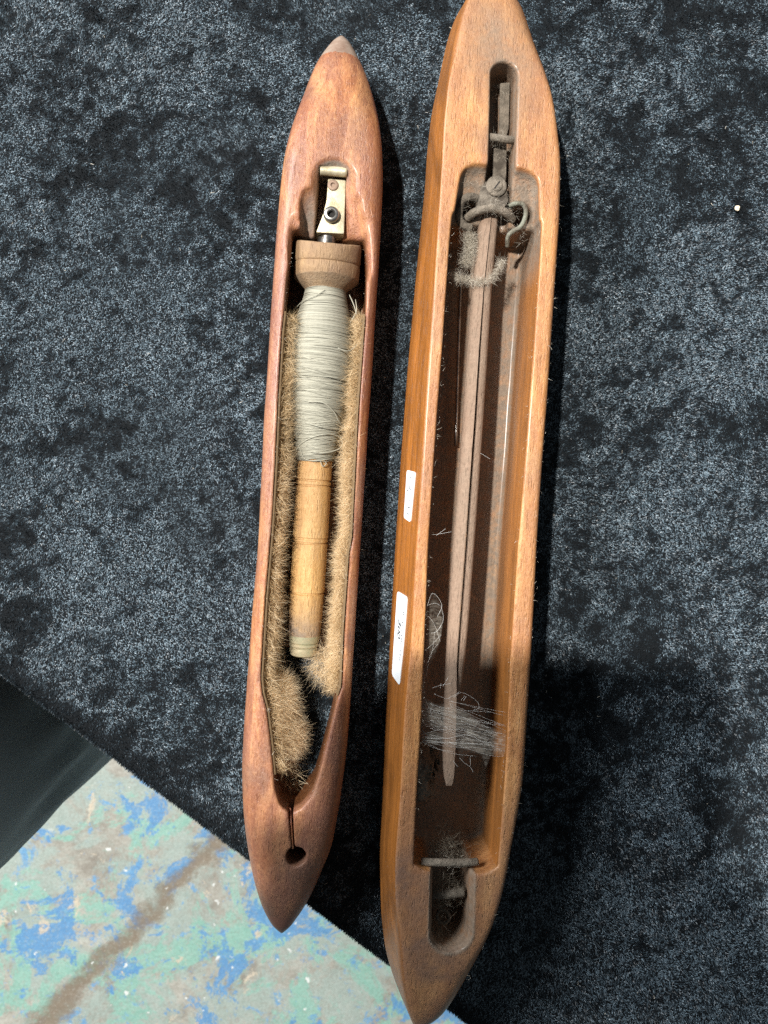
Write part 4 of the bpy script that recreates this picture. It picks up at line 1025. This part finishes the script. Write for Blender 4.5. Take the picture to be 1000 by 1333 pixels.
# stickers on the sloping varnished side
def side_pt(u, v, out=0.0):
    uS = np.interp(-v, [-p[1] for p in rS], [p[0] for p in rS]); uT = np.interp(-v, [-p[1] for p in rT], [p[0] for p in rT])
    w = np.clip((u - uS) / (uT - uS), 0, 1); z = .014 + w * .0245
    q = FR.L(u, v, z); q[..., 0] -= out * .9; q[..., 2] += out * .42; return q
def sticker(quad, label, marks, text=None):
    quad = np.array(quad, float)                        # TL TR BR BL in the photograph
    bil = lambda a, b_: (quad[0] * (1 - a) * (1 - b_) + quad[1] * a * (1 - b_) + quad[2] * a * b_ + quad[3] * (1 - a) * b_)
    rx, ry = .16, .05; ol = []
    for cx, cy, a0 in ((1 - rx, ry, -90), (1 - rx, 1 - ry, 0), (rx, 1 - ry, 90), (rx, ry, 180)):
        for k in range(6):
            t = R(a0 + 18 * k); ol.append((cx + rx * math.cos(t), cy + ry * math.sin(t)))
    ring = np.array([bil(a, b_) for a, b_ in ol]); tops = side_pt(ring[:, 0], ring[:, 1], .00055); lows = side_pt(ring[:, 0], ring[:, 1], .0000)
    n = len(ol); rows = []
    # inner grid so that the label follows the side
    V = list(map(tuple, tops)) + list(map(tuple, lows)); F = [(i, (i + 1) % n, n + (i + 1) % n, n + i) for i in range(n)]
    cpt = side_pt(np.array([bil(.5, .5)[0]]), np.array([bil(.5, .5)[1]]), .0006)[0]; V.append(tuple(cpt)); F += [((i + 1) % n, i, 2 * n) for i in range(n)]
    me = bpy.data.meshes.new('sticker'); me.from_pydata(V, [], F); me.update()
    o = link('sticker', me, M['paper'], sh2, smooth=False); o['label'] = label
    def mark(a0, b0, a1, b1, mat):
        cs = np.array([bil(a0, b0), bil(a1, b0), bil(a1, b1), bil(a0, b1)]); p = side_pt(cs[:, 0], cs[:, 1], .00072)
        return [tuple(x) for x in p], mat
    for mat, nm in ((M['ink'], 'dark_print'), (M['ink_grey'], 'faint_print')):
        V, F = [], []
        for (a0, b0, a1, b1, mk) in marks:
            if mk != nm: continue
            p, _ = mark(a0, b0, a1, b1, mat); k = len(V); V += p; F.append((k, k + 1, k + 2, k + 3))
        if V:
            me = bpy.data.meshes.new(nm); me.from_pydata(V, [], F); me.update(); link(nm, me, mat, o, smooth=False)
    if text:
        txt, b0, b1, a0, a1 = text
        cu = bpy.data.curves.new('t', 'FONT'); cu.body = txt; cu.resolution_u = 3; cu.shear = 0.25; cu.offset = 0.012
        to = bpy.data.objects.new('t', cu); COL.objects.link(to); bpy.context.view_layer.update()
        me = bpy.data.meshes.new_from_object(to.evaluated_get(bpy.context.evaluated_depsgraph_get()))
        bpy.data.objects.remove(to)
        n = len(me.vertices); co = np.empty(n * 3, np.float32); me.vertices.foreach_get('co', co); co = co.reshape(-1, 3)
        fx = (co[:, 0] - co[:, 0].min()) / np.ptp(co[:, 0]); fy = (co[:, 1] - co[:, 1].min()) / np.ptp(co[:, 1])
        bb = b0 + fx * (b1 - b0); aa = a0 + fy * (a1 - a0)     # reads downwards, its top towards the rim
        uv = np.array([bil(a, b_) for a, b_ in zip(aa, bb)]); q = side_pt(uv[:, 0], uv[:, 1], .00075)
        me.vertices.foreach_set('co', q.astype(np.float32).ravel()); me.update()
        link('number', me, M['ink'], o, smooth=False)
    return o
g = random.Random(3); mk = []
b_ = .10
while b_ < .76:                                         # one row of print too small to read
    hgt = g.uniform(.008, .018); mk.append((.74, b_, .74 + g.uniform(.05, .11), b_ + hgt, 'faint_print' if g.random() < .45 else 'dark_print')); b_ += hgt + g.uniform(.006, .022)
b_ = .24
while b_ < .5:
    hgt = g.uniform(.006, .012); mk.append((.15, b_, .19, b_ + hgt, 'faint_print')); b_ += hgt + g.uniform(.012, .03)
sticker([(518.3, 769), (531.3, 777), (521.6, 892.5), (511.2, 878)], 'long white sticker printed 300', mk, ('300', .30, .52, .34, .64))
sticker([(530.8, 612), (541.8, 614.8), (535.3, 680), (526.8, 674)], 'short white sticker with faint handwritten marks', [
    (.50, .125, .62, .15, 'dark_print'), (.48, .30, .56, .37, 'faint_print'), (.58, .35, .68, .375, 'dark_print'), (.20, .40, .32, .425, 'dark_print'), (.22, .48, .32, .51, 'dark_print'), (.50, .40, .54, .50, 'faint_print'),
    (.62, .53, .74, .55, 'dark_print'), (.66, .57, .76, .595, 'dark_print'), (.55, .60, .62, .62, 'faint_print'), (.60, .71, .76, .735, 'dark_print'), (.48, .735, .60, .76, 'dark_print'), (.50, .845, .66, .87, 'dark_print'), (.64, .87, .74, .89, 'dark_print')])

# ------------------------------------------------------------------ lint and cobwebs caught in the right shuttle
def wcoords(px, z): p = Lp(FR, px, z); return p
def to_world_parent(name, label, cat, kind=None):
    o = empty(name, (FR.o[0], FR.o[1], TZ + .0006), FR.rot, label, cat); return o
def curly(center, rad, n, ln, seed, width=.00010, mean=(0, 0, .3)):
    g = np.random.default_rng(seed); roots = center + g.normal(size=(n, 3)) * np.array(rad) * .5
    n3 = n * 3; roots = center + g.normal(size=(n3, 3)) * np.array(rad) * .5
    return ribbons(roots, g.normal(size=(n3, 3)) + np.array(mean), g.uniform(ln * .5, ln * 1.4, n3), width * .55, 1.5, .0, 8, None, g)
def lint(name, label, sets, mat=None):
    root = to_world_parent(name, label, 'lint'); strand_obj('fibres', sets, mat or M['lint'], root, None); return root
def along(px, z, per, rad, ln, seed, width=.0001):
    p = smooth_path(Lp(FR, px, z), 40); return [curly(q, rad, per, ln, seed + i, width) for i, q in enumerate(p)]
lint('lint_tuft', 'pale lint tuft clinging to the left side of the split peg', along([(611, 305), (613, 318), (611, 332), (607, 345)], HR - .0120, 22, (.0030, .0028, .0016), .0028, 300))
lint('lint_tuft', 'ring of grey lint hanging round the split peg like a collar', along([(587, 357), (595, 362), (605, 363), (617, 367), (630, 367), (641, 361), (649, 350), (654, 340)], [HR - .015, HR - .012, HR - .0105, HR - .0085, HR - .0085, HR - .0105, HR - .013, HR - .014], 16, (.0022, .0016, .0011), .0030, 400))
lint('lint_tuft', 'dark lint snagged above the lower cross pin', along([(566, 1106), (578, 1098), (590, 1106), (600, 1114)], HR - .012, 6, (.006, .006, .004), .0050, 500), M['lint_dark'])
lint('lint_tuft', 'brown lint crusted inside the lower slot', along([(568, 1140), (585, 1150), (596, 1158), (575, 1172), (570, 1205), (569, 1222)], HR - .0095, 7, (.0045, .004, .003), .0040, 600), M['lint_dark'])
lint('lint_tuft', 'loose grey fluff lying on the well floor beside the peg', [curly(Lp(FR, [(u, v)], .0065)[0], (.012, .020, .0012), 22, .0075, 700 + i, .00007, (0, 0, 0)) for i, (u, v) in enumerate([(583, 560), (576, 660), (571, 740), (634, 900), (610, 1050), (570, 840)])], M['lint_dark'])

def rim_fuzz(fr, parent, lists, n, seed, h, ln=.0016):
    g = np.random.default_rng(seed); R_, D_ = [], []
    for lst, side in lists:
        y, t = fr.pts(lst, h); k = n // len(lists); yy2 = g.uniform(y[0] + .004, y[-1] - .004, k)
        xx = np.interp(yy2, y, t) + g.normal(0, .0005, k) + side * .0004
        R_.append(np.stack([xx, yy2, h - .0003 - g.random(k) * .0015], 1)); D_.append(g.normal(size=(k, 3)) * np.array([.7, 1, .5]) + np.array([side * .3, 0, .4]))
    o = strand_obj('dust_fibres', [ribbons(np.vstack(R_), np.vstack(D_), g.uniform(ln * .3, ln * 1.6, len(np.vstack(R_))), .00006, .6, 0, 5, g.uniform(.3, 1, len(np.vstack(R_))), g)], M['lint'], parent)
    return o
rim_fuzz(FR, sh2, [(rcL, 1), (rcR, -1), (rR[3:-3], 1)], 420, 808, HR)
rim_fuzz(FL, sh1, [(cavL[1:], 1), (cavR[1:], -1)], 200, 809, HL, .0012)
fz = [curly(Lp(FR, [(u, v)], HR - dz)[0], (.006, .006, .002), 26, .0030, 900 + i, .00007) for i, (u, v, dz) in enumerate([(615, 235, .005), (612, 262, .008), (645, 262, .005), (640, 275, .006), (665, 275, .008), (682, 232, .006), (690, 255, .009), (655, 195, .007), (650, 180, .004), (656, 120, .012), (606, 292, .012), (672, 300, .011), (585, 1122, .004), (580, 1165, .008), (566, 1010, .016), (560, 1035, .016)])]
strand_obj('lint', fz, M['lint'], sh2)
def threads(parent, lines, rad=.00005):
    for px, z in lines:
        tube_obj('thread', smooth_path(Lp(FR, px, z), 14), rad, M['silk'], parent, 4)
def veil(parent, top, bot, zt_, zb_, sag, dens=1.0, n=40, m=16, fe=.35):
    tp = smooth_path(Lp(FR, top, zt_), n); bt = smooth_path(Lp(FR, bot, zb_), n); k = min(len(tp), len(bt)); tp, bt = tp[:k], bt[:k]
    s = np.linspace(0, 1, m)[None, :, None]; V = tp[:, None] * (1 - s) + bt[:, None] * s
    a = np.linspace(0, 1, k)[:, None]
    V[..., 2] -= sag * np.sin(np.pi * a) * (0.6 + .4 * s[..., 0]) + .0012 * (noise2(V[..., 0] + 1, V[..., 1] + 1, .006, 33, 2) - .5)
    idx = np.arange(k * m).reshape(k, m); F = np.stack([idx[:-1, :-1], idx[1:, :-1], idx[1:, 1:], idx[:-1, 1:]], -1).reshape(-1, 4)
    me = mesh_np('veil', V.reshape(-1, 3), F)
    ss = s[..., 0] + 0 * a; fadea = np.clip(np.minimum(a, 1 - a) * 6 + fe, 0, 1) + 0 * s[..., 0]; attr(me, 'dens', (dens * fadea * np.clip(np.minimum(ss, 1 - ss) * 4 + .05, 0, 1) * (0.55 + .6 * noise2(V[..., 0] + 3, V[..., 1] + 3, .008, 44, 2))).ravel())
    return link('veil', me, M['veil'], parent)
web = to_world_parent('cobweb', 'grey cobweb veil stretched across the well over the peg end', 'cobweb')
za = HR - .0032
veil(web, [(551, 903), (566, 915), (585, 917), (606, 924), (632, 943), (661, 951)], [(549, 945), (568, 950), (590, 957), (612, 962), (636, 972), (660, 979)], za, za, .0014, 1.0)
veil(web, [(549, 952), (575, 950), (600, 955), (630, 965), (659, 972)], [(549, 968), (575, 972), (596, 975), (625, 982), (655, 984)], za - .0004, za - .0008, .0014, .8)
veil(web, [(596, 972), (610, 970), (625, 972), (640, 980)], [(598, 994), (612, 982), (626, 984), (632, 1000)], za - .003, za - .006, .001, .7)
threads(web, [([(549, 960), (580, 961), (608, 956), (630, 966), (659, 979)], za), ([(549, 966), (585, 966), (620, 968), (656, 972)], za - .001), ([(549, 956), (575, 949), (605, 951), (640, 966)], za - .001),
              ([(598, 986), (604, 992), (612, 998), (616, 1005)], za - .004), ([(590, 990), (596, 998)], za - .004), ([(612, 984), (612, 996)], za - .004), ([(600, 938), (625, 948), (647, 957)], za - .001)])
threads(web, [([(590, 908), (600, 901), (612, 906), (622, 914), (623, 922), (616, 924)], za - .002), ([(600, 911), (605, 905)], za - .002), ([(603, 912), (607, 906)], za - .002), ([(565, 903), (575, 907), (582, 909), (592, 904), (598, 900)], za), ([(563, 895), (573, 892), (588, 889)], za), ([(573, 896), (574, 889)], za), ([(576, 894), (584, 880)], za), ([(551, 904), (556, 915), (562, 930)], za)], .00004)
gw = random.Random(5); extra = []
for k in range(34):
    v0 = gw.uniform(905, 966); v1 = v0 + gw.uniform(8, 40) * (1 - (v0 - 905) / 120); m_ = gw.uniform(.3, .7)
    u0, u1 = gw.choice([(549, 660), (549, 590), (560, 640), (585, 660), (549, 620)])
    extra.append(([(u0, v0), (u0 + (u1 - u0) * m_, v0 + (v1 - v0) * m_ + gw.uniform(-2, 5)), (u1, min(v1, 985))], [za, za - gw.uniform(.0006, .0018), za]))
threads(web, extra, .00003)
web2 = to_world_parent('cobweb', 'thin cobweb in the gap between left wall and peg', 'cobweb')
veil(web2, [(556, 790), (563, 772), (572, 780), (577, 800), (575, 825)], [(553, 880), (556, 872), (562, 866), (568, 850), (573, 835)], za - .002, za - .004, .002, .6, 30, 14, 0.0)
threads(web2, [([(555, 792), (563, 772), (575, 787), (569, 803)], za), ([(556, 788), (566, 785), (573, 788)], za), ([(574, 788), (577, 805), (572, 818)], za - .002), ([(570, 838), (560, 852), (555, 878)], za - .003), ([(556, 800), (565, 812), (573, 835)], za - .002), ([(555, 845), (563, 838), (574, 826)], za - .002), ([(554, 866), (562, 850), (566, 822)], za - .003), ([(561, 824), (568, 822), (575, 812)], za), ([(553, 880), (551, 892), (553, 903)], za), ([(562, 696), (572, 695), (588, 692)], za), ([(568, 697), (580, 688)], za), ([(625, 590), (632, 594), (638, 598)], za - .004)], .00004)

# ------------------------------------------------------------------ small bits on the cloth
bm = bmesh.new(); bmesh.ops.create_icosphere(bm, subdivisions=2, radius=.0014)
for vtx in bm.verts: vtx.co *= 1 + .35 * (random.random() - .5); vtx.co.z *= .7
me = bpy.data.meshes.new('crumb'); bm.to_mesh(me); bm.free()
o = link('crumb', me, M['crumb'], smooth=False); p = P(np.array([960.]), np.array([271.]), .0022)[0]; o.location = (p[0], p[1], TZ + .0022)
tag(o, 'single pale crumb lying on the velvet', 'crumb')
n = 150; g = np.random.default_rng(19)
px = np.stack([g.uniform(0, 1000, n), g.uniform(0, 1333, n)], 1); k = px[:, 1] < 870 + .75 * px[:, 0]; px = px[k]; n = len(px)
base = P(px[:, 0], px[:, 1], .0022); base[:, 2] = .0021
th = g.uniform(0, 6.28, n)
v, f, t = ribbons(base, np.stack([np.cos(th), np.sin(th), 0 * th + .05], 1), g.uniform(.0005, .0026, n), .00013, .25, .0, 4, g.uniform(.6, 1, n), g)
me = mesh_np('lint_specks', v, f); attr(me, 'tone', t); o = link('lint_specks', me, M['lint']); o.location = (0, 0, TZ)
tag(o, 'tiny pale lint specks scattered over the black velvet', 'lint', kind='stuff')

# ------------------------------------------------------------------ the person taking the photograph, and the phone
ph_ = empty('smartphone', (0, 0, TZ + CAMH), 0, 'black smartphone held flat above the table', 'phone')
ph_.rotation_euler = (0, -TILT, 0)
def rrect(x0, x1, y0, y1, r, k=6):
    o = []
    for cx, cy, a0 in ((x1 - r, y0 + r, -90), (x1 - r, y1 - r, 0), (x0 + r, y1 - r, 90), (x0 + r, y0 + r, 180)):
        for i in range(k): t = R(a0 + 90 * i / (k - 1)); o.append((cx + r * math.cos(t), cy + r * math.sin(t)))
    return o
bevel_solid('body', rrect(-.062, .013, -.136, .012, .010), .0030, .0108, .0010, M['phone'], ph_)
bevel_solid('camera_bump', rrect(-.022, .0115, -.024, .0105, .007), .0012, .0032, .0004, M['phone'], ph_)
for cx, cy in ((-.0125, -.013),): disc('lens', (cx, cy, .0002), .006, .0012, M['lens'], ph_)

Fd = np.array([.6, .8]); Rd = np.array([.8, -.6]); PO = np.array([-.318, -.110])
def W3(r, f_, z): q = PO + Rd * r + Fd * f_; return (q[0], q[1], z)
per = empty('person', (PO[0], PO[1], 0), 0, 'person in dark grey trousers and jacket standing against the table edge', 'person')
def skin(name, verts, edges, mat, parent, sub=2, root=0):
    me = bpy.data.meshes.new(name); me.from_pydata([tuple(np.array(v[0]) - np.array([PO[0], PO[1], 0])) for v in verts], edges, []); me.update()
    o = bpy.data.objects.new(name, me); COL.objects.link(o); o.parent = parent
    o.modifiers.new('skin', 'SKIN').use_smooth_shade = True
    for i, v in enumerate(verts):
        me.skin_vertices[0].data[i].radius = (v[1], v[1] if len(v) < 3 else v[2]); me.skin_vertices[0].data[i].use_root = (i == root)
    o.modifiers.new('sub', 'SUBSURF').levels = sub; o.modifiers['sub'].render_levels = sub
    bpy.context.view_layer.update(); dg = bpy.context.evaluated_depsgraph_get()
    m2 = bpy.data.meshes.new_from_object(o.evaluated_get(dg)); bpy.data.objects.remove(o); m2.name = name; m2.materials.clear()
    return link(name, m2, mat, parent)
H = TZ + CAMH
pos = lambda x, y, z: (x, y, z)
vs = [(W3(0, .0, .98), .085), (W3(0, -.01, 1.12), .085), (W3(0, -.01, 1.30), .09), (W3(0, .0, 1.43), .07), (W3(0, .02, 1.50), .052), (W3(0, .055, 1.57), .075), (W3(0, .065, 1.65), .085), (W3(0, .05, 1.71), .05),
      (W3(.17, -.03, 1.40), .055), (W3(.27, -.09, 1.16), .042), (pos(.022, -.215, H - .030), .026), (pos(.030, -.155, H - .012), .024),
      (W3(-.17, -.03, 1.40), .055), (pos(-.145, -.285, 1.09), .042), (pos(-.120, -.095, H + .004), .036), (pos(-.086, -.020, H + .003), .038), (pos(-.122, -.026, H + .003), .038)]
ed = [(0, 1), (1, 2), (2, 3), (3, 4), (4, 5), (5, 6), (6, 7), (3, 8), (8, 9), (9, 10), (10, 11), (3, 12), (12, 13), (13, 14), (14, 16), (16, 15)]
def finger(root, pts, rads):
    k = root
    for p, r in zip(pts, rads): vs.append((p, r)); ed.append((k, len(vs) - 1)); k = len(vs) - 1
# left hand closes on the left edge of the phone, right hand on the lower right edge
for i, (dy, ln) in enumerate(((.040, .9), (.014, 1.0), (-.010, .95), (-.034, .8))):
    finger(15, [pos(-.088, -.030 + dy, H - .004), pos(-.074, -.032 + dy, H - .003), pos(-.062 + .028 * ln, -.032 + dy, H - .003)], (.0085, .008, .0065))
finger(15, [pos(-.100, -.004, H + .018), pos(-.080, .002, H + .019), pos(-.054, .000, H + .017)], (.011, .010, .008))
for i, (dy, ln) in enumerate(((.036, .9), (.012, 1.0), (-.012, .95), (-.036, .8))):
    finger(11, [pos(.029, -.128 + dy, H - .004), pos(.019, -.126 + dy, H - .003), pos(.006 - .012 * ln, -.124 + dy, H - .003)], (.0085, .008, .0065))
finger(11, [pos(.024, -.125, H + .016), pos(.006, -.100, H + .018), pos(-.008, -.085, H + .017)], (.011, .010, .008))
finger(15, [pos(-.070, -.045, H + .020), pos(-.062, -.078, H + .020)], (.022, .018))  # palm pads added here and below to close light gaps beside the phone
finger(15, [pos(-.074, -.008, H + .020)], (.020,))
skin('body', vs, ed, M['skin'], per, 2)

def ringloft(name, levels, mat, folds=(), thick=0.0, seg=72):
    """clothing tube: levels of (centre xyz, rx, ry)"""
    V = []; a = np.linspace(0, 2 * np.pi, seg, endpoint=False)
    L_ = np.array([[*l[0], l[1], l[2]] for l in levels]); tt = np.linspace(0, len(levels) - 1, len(levels) * 7)
    Q = np.stack([np.interp(tt, np.arange(len(levels)), L_[:, i]) for i in range(5)], 1)
    for q in Q:
        rr = 1 + sum(am * np.sin(fr_ * a + ph1 + q[2] * tw) * np.exp(-((q[2] - zc_) / sp_)**2) for am, fr_, ph1, tw, zc_, sp_ in folds)
        wob = .02 * (noise2(np.cos(a) * .05 + 1, np.sin(a) * .05 + q[2] * .5, .03, 23, 2) - .5)
        x = q[3] * np.cos(a) * (rr + wob); y = q[4] * np.sin(a) * (rr + wob)
        V.append(np.stack([q[0] + Rd[0] * x + Fd[0] * y - PO[0], q[1] + Rd[1] * x + Fd[1] * y - PO[1], q[2] + 0 * x], 1))
    V = np.array(V); k = len(V); idx = np.arange(k * seg).reshape(k, seg)
    F = np.stack([idx[:-1], np.roll(idx[:-1], -1, 1), np.roll(idx[1:], -1, 1), idx[1:]], -1).reshape(-1, 4)[:, ::-1]
    return link(name, mesh_np(name, V.reshape(-1, 3), F), mat, per)
for sx, nm in ((1, 'trouser_leg'), (-1, 'trouser_leg')):
    dx = .098 * sx
    ringloft(nm, [(W3(dx * 1.05, -.01, .03), .075, .095), (W3(dx * 1.05, -.01, .10), .070, .085), (W3(dx * 1.05, .0, .30), .068, .075), (W3(dx * .95, .005, .50), .070, .078), (W3(dx * .84, .0, .60), .077, .088), (W3(dx * .78, .005, .72), .080, .090), (W3(dx * .75, .0, .93), .082, .095)][::-1], M['trousers'],
             folds=((.035, 17, 1, 18, .60, .06), (.02, 9, 2, 30, .50, .12), (.03, 6, 0, 9, .2, .15)))
    o = bevel_solid('shoe', [(-.04, -.11), (.04, -.11), (.045, .05), (.035, .13), (.0, .155), (-.035, .13), (-.045, .05)], 0, .065, .02, M['shoe'], per, 3)
    q = W3(dx * 1.05, .03, 0); o.location = (q[0] - PO[0], q[1] - PO[1], .002); o.rotation_euler = (0, 0, math.atan2(-Fd[0], Fd[1]))
ringloft('jacket', [(W3(0, .018, .738), .160, .090), (W3(0, .018, .76), .163, .094), (W3(-.01, .0, .90), .150, .100), (W3(-.02, -.01, 1.10), .150, .105), (W3(-.02, -.01, 1.28), .165, .105), (W3(-.01, .0, 1.40), .165, .09), (W3(0, .02, 1.47), .075, .075)][::-1], M['jacket'],
         folds=((.02, 11, 0, 10, .78, .10), (.015, 5, 1, 6, 1.0, .2)))
for pts, rr in (([vs[8][0], vs[9][0], tuple(np.array(vs[10][0]) * .8 + np.array(vs[9][0]) * .2)], (.075, .058, .040)), ([vs[12][0], vs[13][0], tuple(np.array(vs[14][0]) + np.array([.004, .025, 0]))], (.075, .060, .056))):
    p = smooth_path(np.array(pts) - np.array([PO[0], PO[1], 0]), 30); r = np.interp(np.linspace(0, 2, len(p)), [0, 1, 2], rr) * (1 + .04 * np.sin(np.arange(len(p)) * 1.9))
    v, f = tube(p, r, 24); link('sleeve', quads_mesh('sleeve', v, f), M['jacket'], per)
bm = bmesh.new(); bmesh.ops.create_uvsphere(bm, u_segments=24, v_segments=16, radius=.1)
hc = W3(0, .045, 1.66)
for vtx in bm.verts:
    vtx.co.x *= .92; vtx.co.y *= 1.02; vtx.co.z = vtx.co.z * .98
bmesh.ops.delete(bm, geom=[x for x in bm.verts if x.co.z < -.02 and (x.co.x * Fd[0] + x.co.y * Fd[1]) > -.01], context='VERTS')
me = bpy.data.meshes.new('hair'); bm.to_mesh(me); bm.free(); o = link('hair', me, M['shoe'], per); o.location = (hc[0] - PO[0], hc[1] - PO[1], hc[2])
